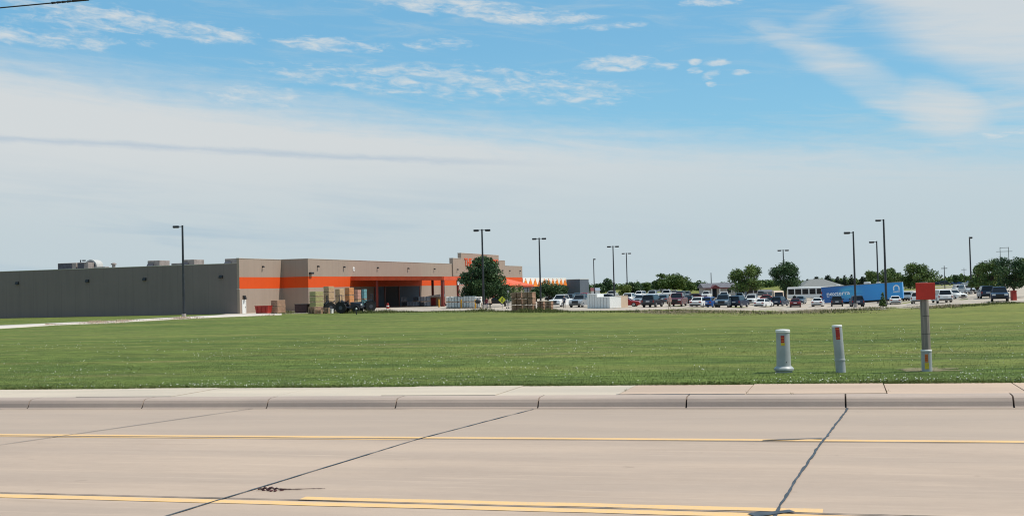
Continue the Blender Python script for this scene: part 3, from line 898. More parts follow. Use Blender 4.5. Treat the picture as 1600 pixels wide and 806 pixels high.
def tree(name, label, cat, loc, H, W, kind='broad', leaf='mid', z0=None, n=2600, seed=1, size=None, group=None):
    z0 = H * .2 if z0 is None else z0
    t = thing(name, label, cat, loc, 0, group)
    cm, mb = tree_meshes(kind, leaf, H, W, z0, n, seed, size or max(.11, W * .032))
    link('crown', cm, t); mb.build('trunk' if kind != 'shrub' else 'stem', M['bark'], t, True)
    return t


def tree_px(name, label, cat, px, d, py_top, wpx, **kw):
    g = GD(px, d); H = at(px, py_top, d)[2] - g.z
    return tree(name, label, cat, g, H, wpx * d / FPX, **kw)


def blades(name, pts, h, w, leaf, tone, r, lean=.35, label=None, group=None):
    """Narrow bent blades standing on pts (N, 3), each two triangles: one object for what nobody could count."""
    n = len(pts); ang = r.uniform(0, 2 * pi, n); wx = np.stack([np.cos(ang), np.sin(ang), 0 * ang], 1) * (w * r.uniform(.6, 1.3, n))[:, None]
    ln = r.normal(0, lean, (n, 2)) * h[:, None]; top = pts + np.column_stack([ln, h])
    mid = pts + np.column_stack([ln * .35, h * .55])
    V = np.stack([pts - wx, pts + wx, mid + wx * .8, top, mid - wx * .8], 1).reshape(-1, 3)
    k = np.arange(n) * 5; Fq = np.stack([k, k + 1, k + 2, k + 3, k + 4], 1)
    me = np_mesh(name, V, Fq, LEAF[leaf], tone); o = link(name, me)
    return tag(o, label, 'grass', None, 'stuff')


# the lawn close to the walk: real blades, as many per picture area near and far
r = np.random.default_rng(5)
N = 210000
b = 18.45 + 47 * r.random(N) ** 1.9
a = -.30 * b + r.uniform(-1, 1, N) * (b * .53 + 2.5)
x = a * RA[0] + b * NB[0]; y = a * RA[1] + b * NB[1]
z = zter(x, y)
patch = np.sin(a * .21 + 2 * np.sin(b * .33)) * np.sin(b * .47 + a * .06) + .5 * np.sin(a * .9 + b * 1.7)
edge = np.exp(-(b - 18.45) / .55)
h = (.014 + .016 * r.random(N) ** 2 + .006 * patch.clip(-1, 1) + .045 * edge * r.random(N)).clip(.008, .10) * (1 - .55 * sstep((b - 32) / 30))
tone = (.42 + .22 * r.normal(0, 1, N) * .7 + .16 * patch + .06 * np.sin(a * .05) - .10 * edge).clip(0, 1)
blades('lawn_blades', np.stack([x, y, z - .004], 1), h, .004 + (b - 18) * .00008, 'blade', tone, r, .45, 'short green blades of the mown lawn behind the sidewalk')
N = 9000
a = r.uniform(-17, 8, N); b = 18.47 + .11 * r.random(N) + .05 * np.sin(a * 2.3) * np.sin(a * .7 + 1)
x = a * RA[0] + b * NB[0]; y = a * RA[1] + b * NB[1]
h = (.03 + .07 * r.random(N) ** 2) * (.55 + .45 * np.sin(a * 1.9 + np.sin(a * 4.3)))
blades('turf_edge', np.stack([x, y, GRADE * a + .14], 1), h.clip(.012, .12), .0055, 'blade', np.clip(.35 + .25 * r.normal(0, 1, N), 0, 1), r, .75, 'longer ragged grass hanging over the back edge of the sidewalk')
for a0, b0 in ((-1.44, 17.0), (-.78, 16.9), (.53, 17.2), (-3.37, 17.5), (2.38, 17.1)):
    N = 9; a = a0 + r.normal(0, .02, N); b = b0 + r.normal(0, .06, N)
    x = a * RA[0] + b * NB[0]; y = a * RA[1] + b * NB[1]
    blades('joint_weeds', np.stack([x, y, GRADE * a + .15], 1), .012 + .035 * r.random(N), .003, 'weed', r.random(N), r, .6, 'sprig of weeds growing in a sidewalk joint')
# white clover heads
M['clover'] = mat('clover_white', (.66, .66, .58), .8, var=.1)
N = 3400
b = 18.6 + 34 * r.random(N) ** 3.0; a = -.30 * b + r.uniform(-1, 1, N) * (b * .53 + 2.5)
keep = (np.sin(a * .55 + 1.5 * np.sin(b * .8)) + np.sin(a * 1.7 + b * 1.1) * .6 + r.normal(0, .55, N)) > .2
a, b = a[keep], b[keep]; x = a * RA[0] + b * NB[0]; y = a * RA[1] + b * NB[1]; n = len(a)
c = np.stack([x, y, zter(x, y) + .035 + .045 * r.random(n)], 1); s_ = (.005 + .009 * r.random(n) ** 1.5 + (b - 18) * .00018)[:, None]
O6 = np.array([(1, 0, 0), (-1, 0, 0), (0, 1, 0), (0, -1, 0), (0, 0, .9), (0, 0, -.9)])
V = (c[:, None, :] + O6[None] * s_[:, None, :]).reshape(-1, 3)
T8 = np.array([(0, 2, 4), (2, 1, 4), (1, 3, 4), (3, 0, 4), (2, 0, 5), (1, 2, 5), (3, 1, 5), (0, 3, 5)])
Fq = (np.arange(n)[:, None, None] * 6 + T8[None]).reshape(-1, 3)
tag(link('clover_flowers', np_mesh('clover_flowers', V, Fq, M['clover'])), 'white clover heads scattered over the lawn near the sidewalk', 'clover', None, 'stuff')


def weed_strip(name, pxs, n, hmin, hmax, leaf, seed, label, w=.03, clump=1.0):
    """Tall unmown grass between two polylines of picture points, laid on the ground."""
    r = np.random.default_rng(seed); A = [G(p, q0) for p, q0, q1 in pxs]; B = [G(p, q1) for p, q0, q1 in pxs]
    t = r.random(n) * (len(A) - 1); i = t.astype(int).clip(0, len(A) - 2); f = t - i; v = r.random(n) ** .55
    A = np.array(A); B = np.array(B); P = (A[i] * (1 - f)[:, None] + A[i + 1] * f[:, None]) * (1 - v)[:, None] + (B[i] * (1 - f)[:, None] + B[i + 1] * f[:, None]) * v[:, None]
    cl = .5 + .5 * np.sin(P[:, 0] * .9 + 2 * np.sin(P[:, 0] * .37)) * np.sin(P[:, 0] * .23 + P[:, 1] * .5)
    P[:, 2] = zter(P[:, 0], P[:, 1]) - .02
    pat = np.clip(.5 + .7 * np.sin(P[:, 0] * .31 + 1.7 * np.sin(P[:, 0] * .13)) * np.sin(P[:, 0] * .071 + P[:, 1] * .2 + seed), .18, 1)
    h = (hmin + (hmax - hmin) * r.random(n) ** 1.8) * (1 - clump * .55 + clump * .75 * cl) * pat
    blades(name, P, h, w, leaf, np.clip(.45 + .25 * r.normal(0, 1, n) + .2 * (cl - .5), 0, 1), r, .22, label)


weed_strip('tall_weeds', [(420, 492, 490), (470, 489.5, 487), (560, 490, 488.5), (640, 489, 487), (720, 488.5, 485), (800, 489, 486.5), (870, 489, 486), (1000, 489, 485.5)], 16000, .15, .75, 'weed', 61,
           'uneven green weeds along the near edge of the lot before the store')
weed_strip('dry_tall_grass', [(975, 487.5, 487), (1050, 493, 486), (1120, 495, 486), (1220, 493.5, 485), (1300, 491, 484.5), (1400, 487, 480), (1500, 479, 478)], 17000, .10, .36, 'straw', 62,
           'strip of pinkish brown seeding grass in front of the parked cars', .025, .6)
weed_strip('tall_weeds', [(985, 489, 486), (1120, 495, 486), (1300, 492, 485), (1400, 488, 480), (1500, 481, 477), (1600, 474, 472)], 9000, .12, .5, 'weed', 63,
           'green weeds growing through the brown strip in front of the cars', .03)
weed_strip('dry_verge_grass', [(70, 508.5, 506.5), (110, 508, 504), (160, 506.5, 503), (220, 504, 500), (290, 499.5, 497), (430, 493.5, 492)], 7000, .12, .45, 'straw', 64,
           'dry brown grass along the near side of the service drive', .03)

main_tree = tree_px('conifer_tree', 'dense dark blue green tree in front of the store sign', 'tree', 757, 186, 398.5, 82, kind='cone', leaf='dark', z0=1.5, n=20000, seed=21, size=.17)
side = GD(789, 192); tree('shrub_tree', 'small dark bush at the right foot of the tree before the store', 'bush', side, 4.0, 2.8, 'shrub', 'dark', .3, 2200, 22, .14)
tree_px('young_tree', 'small pale green tree under the orange entrance awning', 'tree', 808, 250, 445, 30, kind='broad', leaf='mid', n=1600, seed=23)
for px, d, top, w, lab in ((858, 250, 437.5, 54, 'larger round bush before the garden yard, behind the low pallets'), (838, 246, 450, 32, 'smaller dark bush left of the larger one before the garden yard'), (878, 262, 444, 28, 'dark bush before the right end of the garden yard fence')):
    tree_px('shrub_tree', lab, 'bush', px, d, top, w, kind='shrub', leaf='dark', z0=.25, n=4200, seed=int(px), size=.16, group='bushes before the garden yard')
far = [(917, 390, 441.5, 18, 'broad', 'dark', 'dark tree right of the blue grey end block'), (936, 345, 443, 20, 'broad', 'dark', 'low dark tree left of the spired one behind the white boxes'),
       (950, 350, 434.5, 26, 'cone', 'dark', 'dark tree with a pointed spire behind the white storage boxes'), (979, 265, 444, 27, 'shrub', 'light', 'bright yellow green round tree right of the white storage boxes'),
       (988, 330, 441, 30, 'broad', 'dark', 'dark tree behind the bright yellow green one'), (1010, 420, 441.5, 22, 'broad', 'mid', 'low tree in the far row, first right of the dark pair'), (1024, 410, 438, 16, 'broad', 'dark', 'dark low tree in the far row left of the tall wispy one'),
       (1033, 380, 426, 22, 'open', 'mid', 'tall wispy tree beside the broad one in the far row'), (1055, 375, 428.5, 46, 'broad', 'mid', 'broad tall tree in the far row over the red pickup'),
       (1076, 400, 441, 24, 'broad', 'mid', 'low tree at the right foot of the broad tall one'), (1092, 430, 443, 22, 'broad', 'dark', 'small dark tree left of the house with the red trim'),
       (1168, 262, 411.5, 56, 'broad', 'mid', 'wide leafy tree right of the house with the red trim'), (1228, 268, 409.5, 53, 'broad', 'dark', 'wide leafy tree in front of the parked coach'),
       (1262, 400, 436, 14, 'pine', 'pine', 'leftmost dark pine behind the hip roofed building'), (1276, 405, 432.5, 20, 'pine', 'pine', 'dark pine over the left slope of the hip roof'), (1294, 410, 431, 24, 'pine', 'pine', 'dark pine straight behind the ridge of the hip roof'),
       (1309, 400, 432.5, 16, 'pine', 'pine', 'dark pine over the right slope of the hip roof'), (1320, 395, 430, 12, 'pine', 'pine', 'narrow dark pine right of the hip roof'), (1331, 390, 429, 14, 'pine', 'pine', 'dark pine behind the single headed lamp post'),
       (1349, 380, 431, 16, 'cone', 'pine', 'round dark evergreen left of the leafy trees behind the trailer'), (1372, 300, 412.5, 42, 'broad', 'mid', 'leafy tree behind the tallest lamp post'),
       (1396, 330, 420, 34, 'broad', 'mid', 'lower leafy tree between two taller ones behind the trailer'), (1434, 300, 411.5, 52, 'broad', 'mid', 'leafy tree behind the red sign on the post'),
       (1494, 420, 429, 12, 'broad', 'dark', 'tiny reddish tree by the far upper road'),
       (1529, 170, 414, 32, 'broad', 'mid', 'left and lowest of the big trees at the right edge'), (1548, 160, 400, 48, 'broad', 'mid', 'tallest of the big trees at the right edge'),
       (1584, 152, 402, 60, 'broad', 'dark', 'wide dark tree over the red box at the right edge'), (1612, 160, 401, 50, 'broad', 'mid', 'big tree cut by the right edge of the picture')]
for i, (px, d, top, w, kind, leaf, lab) in enumerate(far):
    tree_px('pine_tree' if kind == 'pine' else 'leafy_tree', lab, 'tree', px, d, top, w, kind=kind, leaf=leaf, n=7600 if w > 40 else 2800, seed=100 + i, size=w * d / FPX * (.024 if w > 40 else .045), group='trees round the lot')
tree('young_conifer', 'small young conifer at the foot of the tallest lamp post', 'tree', G(1379.5, 479), 2.1, 1.15, 'pine', 'mid', .1, 1500, 71, .09)

# the wood along the horizon, one mass
r = np.random.default_rng(77); bl = []
for k in range(260):
    px = r.uniform(880, 1760); d = r.uniform(560, 900); g = GD(px, d); s = r.uniform(1.6, 3.6)
    bl.append(((g.x, g.y, g.z + s * .5), (s * 1.5, s, s * r.uniform(.55, 1.0))))
for k in range(70):
    px = r.uniform(-900, 60); d = r.uniform(1200, 1700); g = GD(px, d); s = r.uniform(3, 5); bl.append(((g.x, g.y, g.z + s * .3), (s * 2, s, s * .7)))
V, T = leaf_cloud(bl, 60000, .75, r)
tag(link('far_wood', np_mesh('far_wood', V, np.arange(len(V)).reshape(-1, 4), LEAF['mid'], T)), 'low dark line of distant trees along the horizon', 'trees', None, 'stuff')

# ------------------------------------------------------------------ vehicles
M['glass'] = mat('car_glass', (.008, .010, .014), .12, spec=.35)
M['tyre'] = mat('tyre_rubber', (.014, .014, .015), .85, var=.2)
M['rim'] = mat('alloy_rim', (.38, .38, .39), .35, metal=.7)
M['trim'] = mat('black_trim', (.014, .015, .017), .55)
M['lamp_clear'] = mat('headlight_lens', (.62, .64, .66), .12, spec=.7)
M['lamp_red'] = mat('taillight_lens', (.25, .012, .010), .2, spec=.6)
M['plate'] = mat('plate_white', (.6, .6, .62), .5)
PAINT = {}
for nm, c, met in (('white', (.74, .74, .73), 0), ('silver', (.34, .36, .38), .5), ('grey', (.11, .12, .13), .4), ('black', (.012, .013, .015), .2), ('navy', (.018, .028, .060), .3),
                   ('blue', (.022, .085, .30), .2), ('red', (.30, .014, .016), .1), ('maroon', (.115, .014, .020), .2), ('steel', (.10, .14, .18), .4), ('pale', (.55, .58, .60), .2),
                   ('cream', (.62, .48, .36), 0), ('charcoal', (.035, .04, .048), .3)):
    PAINT[nm] = mat('car_paint_' + nm, c, .28, metal=met, coat=.2, var=.03)

#  length, width, height, profile numbers: bonnet height, belt height, x of windscreen base / roof front / roof rear / rear glass base, tail height
SPEC = {'sedan': (4.7, 1.82, 1.45, .80, .93, .95, .28, -1.00, -1.65, 1.02),
        'suv': (4.75, 1.92, 1.74, 1.02, 1.10, 1.05, .42, -1.95, -2.22, 1.12),
        'hatch': (4.2, 1.78, 1.50, .88, .98, .95, .30, -1.50, -1.95, 1.02),
        'pickup': (5.7, 2.0, 1.90, 1.16, 1.22, 1.10, .50, -.75, -.95, 1.22)}


def arch(x, r, z0, n=8):
    return [(x + r * cos(pi * i / n), z0 + r * sin(pi * i / n)) for i in range(n + 1)]


def build_vehicle(kind):
    L, W, H, hz, bz, xw, xf, xr, xb, tz = SPEC[kind]
    t = bpy.data.objects.new('parked_car' if kind != 'pickup' else 'pickup_truck', None); COL.objects.link(t)
    wr = .37 if kind in ('suv', 'pickup') else .325
    gc_ = .30 if kind in ('suv', 'pickup') else .2
    fx, rx = L / 2 - .92, -L / 2 + (1.0 if kind != 'pickup' else 1.25)
    # outline of the lower body, nose to the right, wheel arches cut in
    low = [(-L / 2 + .06, gc_ + .12), (-L / 2 + .2, gc_)] + arch(rx, wr + .07, gc_)[::-1] + arch(fx, wr + .07, gc_)[::-1] + [(L / 2 - .18, gc_), (L / 2 - .03, gc_ + .14)]
    top = [(L / 2, hz * .62), (L / 2 - .08, hz - .10), (L / 2 - .35, hz - .01), (xw + .08, bz - .02), (xb, bz + .0)]
    if kind == 'pickup': top += [(xb - .02, tz), (-L / 2 + .04, tz), (-L / 2, tz - .08)]
    elif kind == 'sedan': top += [(-L / 2 + .22, tz - .03), (-L / 2 + .04, tz - .14)]
    else: top += [(-L / 2 + .10, tz - .02), (-L / 2 + .01, tz - .2)]
    prof = low + top
    mb = MB(); rings = []
    for y, k, dz in ((-W / 2 + .0, .965, .05), (-W / 2 + .07, .985, .018), (-W / 2 + .2, 1, 0), (W / 2 - .2, 1, 0), (W / 2 - .07, .985, .018), (W / 2, .965, .05)):
        rings.append([(x * (k if abs(x) > L / 2 - .5 else 1), y, z - dz * max(0, (z - .55)) / .4 if z > .55 else z) for x, z in prof])
    mb.loft(rings)
    # roof and pillars
    wb, wt = W / 2 - .10, W / 2 - .29
    rt = H - .05
    roof = [[(xf + .06, -wt, rt), (xf + .06, wt, rt), (xr - .06, wt, rt), (xr - .06, -wt, rt)], [(xf - .1, -wt + .08, H), (xf - .1, wt - .08, H), (xr + .1, wt - .08, H), (xr + .1, -wt + .08, H)]]
    mb.loft([[(p[0], p[1], p[2] - .05) for p in roof[0]]] + roof)
    xm = (xf + xr) / 2 - .1
    for s in (-1, 1):
        for (xa, xt, wd) in ((xw, xf, .07), (xm + .1, xm, .06), (xb + .05, xr, .13 if kind != 'pickup' else .10)):
            A = [(xa - wd, s * (wb - .0), bz - .03), (xa + wd, s * wb, bz - .03), (xa + wd, s * (wb - .07), bz - .03), (xa - wd, s * (wb - .07), bz - .03)]
            B = [(xt - wd, s * (wt + .012), rt - .02), (xt + wd, s * (wt + .012), rt - .02), (xt + wd, s * (wt - .06), rt - .02), (xt - wd, s * (wt - .06), rt - .02)]
            mb.loft([A, B])
        mb.box(xw - .42, xw - .22, min(s * (wb + .02), s * (wb + .22)), max(s * (wb + .02), s * (wb + .22)), bz + .02, bz + .17)     # mirrors
    mb.build('body', PAINT['white'], t, True)
    g = .012
    def pane(name, q, th=.03):
        m_ = MB(); m_.slab(q, th); return m_.build(name, M['glass'], t)
    pane('windshield', [(xw - .04, -wb + .05, bz - .02), (xw - .04, wb - .05, bz - .02), (xf + .02, wt - .03, rt - .04), (xf + .02, -wt + .03, rt - .04)])
    pane('rear_window', [(xb + .04, wb - .05, bz - .02), (xb + .04, -wb + .05, bz - .02), (xr - .02, -wt + .03, rt - .04), (xr - .02, wt - .03, rt - .04)])
    for s in (-1, 1):
        q = [(xw - .08, s * (wb - g), bz - .02), (xb + .1, s * (wb - g), bz - .02), (xr, s * (wt - .0), rt - .03), (xf, s * (wt - .0), rt - .03)]
        pane('side_window', q if s < 0 else q[::-1], .03)
    m_ = MB(); m_.box(xb + .25, xw - .35, -wb + .12, wb - .12, bz - .2, bz + .16); m_.build('interior', M['trim'], t)
    for x in (fx, rx):
        for s in (-1, 1):
            y0, y1 = sorted((s * (W / 2 - .02), s * (W / 2 - .24)))
            m_ = MB(); m_.cyl((x, y0, wr), (x, y1, wr), wr, n=18); wh = m_.build('wheel', M['tyre'], t, True)
            yo = s * (W / 2 - .02); m_ = MB(); m_.lathe([(wr * .66, 0), (wr * .62, .012), (wr * .2, .02), (wr * .12, .03)], 14, 0, Matrix.Translation((x, yo, wr)) @ Matrix.Rotation(-s * pi / 2, 4, 'X'))
            m_.build('rim', M['rim'], wh)
    for s in (-1, 1):
        y0, y1 = sorted((s * (W / 2 - .10), s * (W / 2 - .50)))
        m_ = MB(); m_.box(L / 2 - .16, L / 2 - .025, y0, y1, hz * .70, hz * .86, bev=.02); m_.build('headlight', M['lamp_clear'], t)
        y0, y1 = sorted((s * (W / 2 - .09), s * (W / 2 - (.42 if kind in ('sedan', 'hatch') else .24))))
        m_ = MB(); m_.box(-L / 2 - .0, -L / 2 + .12, y0, y1, tz - (.34 if kind in ('sedan', 'hatch') else .42), tz - .14, bev=.02); m_.build('taillight', M['lamp_red'], t)
    m_ = MB(); m_.box(L / 2 - .06, L / 2 + .012, -W / 2 + .52, W / 2 - .52, hz * .52, hz * .84, bev=.015); m_.build('grille', M['trim'], t)
    m_ = MB(); m_.box(L / 2 - .10, L / 2 + .02, -W / 2 + .16, W / 2 - .16, gc_ + .1, gc_ + .24, bev=.03); m_.build('front_bumper', M['trim'], t)
    m_ = MB(); m_.box(-L / 2 - .025, -L / 2 + .1, -W / 2 + .16, W / 2 - .16, gc_ + .1, gc_ + .26, bev=.03); m_.build('rear_bumper', M['trim'], t)
    m_ = MB(); m_.box(-L / 2 - .02, -L / 2 + .1, -.26, .26, tz - .36, tz - .22); m_.build('license_plate', M['plate'], t)
    if kind == 'pickup':
        m_ = MB(); m_.box(-L / 2 + .12, xb - .12, -W / 2 + .22, W / 2 - .22, tz - .02, tz + .004); m_.build('bed_liner', M['trim'], t)
    return t


PROTO = {k: build_vehicle(k) for k in SPEC}
USED = set()
NAME = {'sedan': 'parked_car', 'suv': 'parked_suv', 'hatch': 'parked_car', 'pickup': 'pickup_truck'}
CAT = {'sedan': 'car', 'suv': 'suv', 'hatch': 'car', 'pickup': 'pickup truck'}


def park(px, py, kind, paint, heading, label, k=1.0, depth=None):
    g = GD(px, depth) if depth else G(px, py)
    g.z = float(zter(g.x, g.y)) + .035
    if kind in USED: o = copy_tree(PROTO[kind])
    else: o = PROTO[kind]; USED.add(kind)
    o.name = NAME[kind]; o.location = g; o.rotation_euler = (0, 0, radians(heading)); o.scale = (k, k, k)
    tag(o, label, CAT[kind], 'vehicles in the parking lot')
    PAINTJOBS.append((o, paint)); return o


PAINTJOBS = []
FR, RE, LS, RS = -108, 72, 162, -18          # nose to the viewer, tail to the viewer, nose to the left, nose to the right
cars = [
    (878, 479.5, 'pickup', 'white', -118, 'white pickup with a dark grille facing out beside the low brown pallets'),
    (890, 475, 'suv', 'charcoal', FR, 'dark suv with a pale roof edge behind the white pickup beside the low brown pallets'),
    (908, 480, 'pickup', 'silver', -112, 'silver pickup parked against the left end of the white storage boxes'),
    (916, 470.5, 'suv', 'red', RE, 'red suv showing only its roof behind the silver pickup'),
    (903, 470, 'suv', 'steel', FR, 'blue grey suv behind the silver pickup, left of the red roof'),
    (956, 466, 'pickup', 'white', LS, 'white pickup standing behind the white storage boxes'),
    (982, 473.5, 'suv', 'white', FR, 'white suv with its nose over the red trailer car right of the storage boxes'),
    (977, 479.5, 'sedan', 'red', RS, 'low red car at the right end of the white storage boxes'),
    (1000, 474, 'sedan', 'silver', FR, 'silver car left of the large dark suv at the lot edge'),
    (1000, 466, 'suv', 'white', -115, 'white suv behind the silver car, left of the large dark suv'),
    (1020, 480, 'suv', 'charcoal', 66, 'large dark suv with its tail to the lawn, purple tinted at its side'),
    (1020, 467, 'pickup', 'pale', FR, 'pale pickup over the roof of the large dark suv'),
    (1038, 474, 'sedan', 'steel', RE, 'blue grey car right of the large dark suv'),
    (1042, 465.5, 'pickup', 'white', LS, 'white pickup seen from the side behind the blue grey car'),
    (1059, 478.5, 'pickup', 'maroon', FR, 'dark red pickup beside the standing person'),
    (1063, 468, 'suv', 'steel', FR, 'grey suv behind the dark red pickup'),
    (1076, 476.5, 'sedan', 'black', RE, 'black car right of the dark red pickup'),
    (1073, 464.5, 'hatch', 'grey', FR, 'small grey car in the far row over the black car'),
    (1090, 469.5, 'sedan', 'maroon', RS, 'dark red car behind the white car with its tail to the lawn'),
    (1104, 466.5, 'suv', 'white', FR, 'white suv in the far row before the house with the red trim'),
    (1093, 480, 'sedan', 'white', 66, 'white car with dark rear glass beside the bright blue car'),
    (1110, 480.5, 'hatch', 'blue', 62, 'bright blue small car in the front row'),
    (1131, 480.5, 'pickup', 'steel', FR, 'blue grey pickup in the front row between the blue car and the hatchback'),
    (1132, 469.5, 'pickup', 'white', FR, 'white pickup right behind the blue grey pickup'),
    (1154, 480.5, 'suv', 'navy', 62, 'dark blue suv in the front row with its raised tail to the lawn'),
    (1156, 467, 'sedan', 'pale', FR, 'pale car over the roof of the front row dark blue suv'),
    (1175, 476.5, 'pickup', 'white', -112, 'tall white pickup with a black grille under the left wide tree'),
    (1193, 480, 'sedan', 'white', 58, 'white car in the front row right of the tall white pickup'),
    (1203, 477, 'sedan', 'black', RE, 'black car squeezed between the white car and the dark blue car'),
    (1200, 471, 'sedan', 'red', RS, 'red car whose roof shows behind the black car'),
    (1219, 478.5, 'suv', 'navy', 60, 'dark blue suv with a shining roof in front of the cream van'),
    (1243, 480, 'sedan', 'maroon', 75, 'dark red car in the front row before the parked coach'),
    (1251, 475, 'hatch', 'steel', -112, 'blue grey hatchback behind the front row dark red car'),
    (1278, 479, 'sedan', 'white', 70, 'white car in the front row at the tail of the blue trailer'),
    (1277, 466, 'suv', 'charcoal', FR, 'dark suv between the coach and the tail of the blue trailer'),
    (1308, 479, 'suv', 'charcoal', 74, 'dark suv parked below the white lettering of the blue trailer'),
    (1339, 479.5, 'suv', 'navy', 78, 'dark blue suv parked under the middle of the blue trailer'),
    (1399, 475.5, 'sedan', 'white', RE, 'white car with black taillights right of the young conifer'),
    (1401, 467, 'pickup', 'white', RS, 'white pickup hidden behind the white car with black taillights'),
    (1413, 471, 'suv', 'maroon', RE, 'dark red suv at the nose of the blue trailer'),
    (1421, 470, 'suv', 'pale', 60, 'pale suv left of the red sign, behind a white one'),
    (1436, 474.5, 'suv', 'white', 64, 'white suv half hidden by the red sign'),
    (1472, 473.5, 'suv', 'white', 80, 'large white suv with its tail to the lawn right of the red sign'),
    (1488, 467.5, 'sedan', 'white', -70, 'white car just behind the large white suv at the right'),
    (1499, 458.5, 'suv', 'white', -100, 'left one of the two white cars side by side below the upper road'),
    (1512, 459.5, 'suv', 'pale', -92, 'right one of the two white cars side by side below the upper road'),
    (1541, 466.5, 'suv', 'navy', 74, 'dark blue suv under the trees at the right, farther of the two'),
    (1562, 471, 'suv', 'navy', -112, 'dark blue suv beside the red box at the right, nearer of the two'),
    (1515, 446.5, 'suv', 'silver', 175, 'silver van like suv driving on the upper road at the right'),
    (1466, 446, 'sedan', 'navy', RS, 'dark blue car on the upper road above the large white suv'),
    (1478, 446, 'suv', 'charcoal', RS, 'dark suv on the upper road next to the dark blue car'),
    (1496, 445, 'sedan', 'blue', RS, 'blue car on the upper road left of the silver one'),
    (776, 476, 'sedan', 'black', LS, 'black car behind the yellow sign by the store tree'),
    (790, 472, 'suv', 'charcoal', RE, 'dark suv behind the people by the yellow sign'),
    (868, 470, 'sedan', 'grey', LS, 'grey car before the garden yard fence'),
    (946, 470.5, 'sedan', 'charcoal', LS, 'dark car whose roof shows behind the white storage boxes'),
    (1118, 462.5, 'suv', 'white', FR, 'white suv in the last row right of the porch with the red gable'),
    (990, 462, 'sedan', 'navy', LS, 'navy car in the last row left of the white suv'),
    (1052, 462, 'sedan', 'white', LS, 'white car in the last row behind the grey suv'),
    (1186, 463, 'sedan', 'grey', LS, 'grey car in the shade between the two wide trees'),
]
for c in cars: park(*c)
for o, paint in PAINTJOBS:
    for ch in kids(o):
        if ch.data is not None and ch.name.startswith('body'):
            ch.material_slots[0].link = 'OBJECT'; ch.material_slots[0].material = PAINT[paint]


# the blue trailer, nose to the right and a little high
def place(t, p0, p1, tilt=0.0):
    d = Vector((p1[0] - p0[0], p1[1] - p0[1], 0)); t.location = p0; t.rotation_euler = (0, -tilt, atan2(d.y, d.x))


P0 = GD(1285, 205); P1 = GD(1412, 199.5)
TL = (Vector((P1.x, P1.y, 0)) - Vector((P0.x, P0.y, 0))).length
zt0 = at(1285, 449, 205)[2]; zb0 = at(1285, 474, 205)[2]; zt1 = at(1412, 440.3, 199.5)[2]
tr = thing('semi_trailer', 'long bright blue box trailer with white lettering parked across the lot', 'trailer', (P0.x, P0.y, zb0 - .1), 0, None)
place(tr, Vector((P0.x, P0.y, zb0 - .1)), P1, atan2(zt1 - zt0, TL))
TH_ = zt0 - zb0
m, nt, b = new_mat('trailer_blue_wrap'); X.nt = nt
tc = nt.nodes.new('ShaderNodeTexCoord'); x, y, z = sep(tc.outputs['Object'])
gx = (x - TL * .36) / (TL * .17); gz_ = (z - 1.75) / 1.3
glow = smooth(gx * gx + gz_ * gz_, 1.2, 0); swirl = noise(comb(x * .25 + z * .35, z * .5, 0), 1.0, 4, .6, 1.5)
cc = mix(smooth(x, 0, TL * .8), (.020, .115, .36), (.035, .29, .68)); cc = mix(glow * smooth(swirl, .25, .75) * .9, cc, (.09, .58, .72)); cc = mix(smooth(swirl, .58, .7) * .4, cc, (.008, .05, .20))
nt.links.new(cc, b.inputs['Base Color']); b.inputs['Roughness'].default_value = .3
mb = MB(); mb.box(0, TL, 0, 2.5, .1, TH_ + .1, bev=.06); bx = mb.build('box_body', m, tr)
mb = MB(); mb.box(-.02, TL + .02, -.02, 2.52, TH_ + .1, TH_ + .16); mb.build('roof_rail', M['rim'], bx)
mb = MB(); mb.box(-.035, -.005, .06, 2.44, .3, TH_ - .05); mb.build('rear_door', M['white'], bx)
for z0 in (.2, 1.0, 1.8):
    mb = MB(); mb.box(-.05, .12, -.03, .06, z0, z0 + .4); mb.build('marker_stripe', M['lamp_red'], bx)
M['letter_white'] = mat('lettering_white', (.78, .80, .82), .5, var=.03)
SIDE = Matrix(((1, 0, 0, 0), (0, 0, -1, 0), (0, 1, 0, 0), (0, 0, 0, 1)))
text('side_lettering', 'nexterra', 1.05, M['letter_white'], bx, Matrix.Translation((TL * .065, -.004, 1.42)) @ SIDE, .01, fit=TL * .29, bold=.012)
mb = MB(); mb.box(TL * .065, TL * .065 + TL * .03, -.016, -.004, 1.20, 1.30); mb.build('lettering_bar', M['letter_white'], bx)
mb = MB(); n = 20; cx, cz, r0, r1 = TL * .925, 2.02, .56, .36
out = [(cx + r0 * cos(pi * i / n), cz + r0 * sin(pi * i / n) * 1.0) for i in range(n + 1)]; inn = [(cx + r1 * cos(pi * i / n), cz + r1 * sin(pi * i / n)) for i in range(n + 1)]
vs = []; fs = []
for (ax, az_), (ix, iz) in zip(out, inn): vs += [(ax, -.004, az_), (ix, -.004, iz), (ax, -.02, az_), (ix, -.02, iz)]
for i in range(n): k = i * 4; fs += [(k + 2, k + 6, k + 7, k + 3), (k, k + 4, k + 6, k + 2), (k + 1, k + 3, k + 7, k + 5)]
mb.add(vs, fs); mb.box(cx - r0, cx - r1, -.02, -.004, cz - .42, cz); mb.box(cx + r1, cx + r0, -.02, -.004, cz - .42, cz); mb.box(cx - r0, cx + r0, -.02, -.004, cz - .72, cz - .58)
mb.build('side_emblem', M['letter_white'], bx)
for x in (TL * .085 + 2.5, TL * .085 + 3.75):
    for yy in (.02, 2.0):
        mb = MB(); mb.cyl((x, yy, -.35), (x, yy + .45, -.35), .5, n=20); w_ = mb.build('wheel', M['tyre'], tr, True)
        mb = MB(); mb.cyl((x, yy - .015, -.35), (x, yy, -.35), .27, n=16); mb.build('rim', M['rim'], w_)
mb = MB(); mb.box(TL * .2, TL * .95, .5, 2.0, -.25, .09); mb.build('chassis_rail', M['trim'], tr)
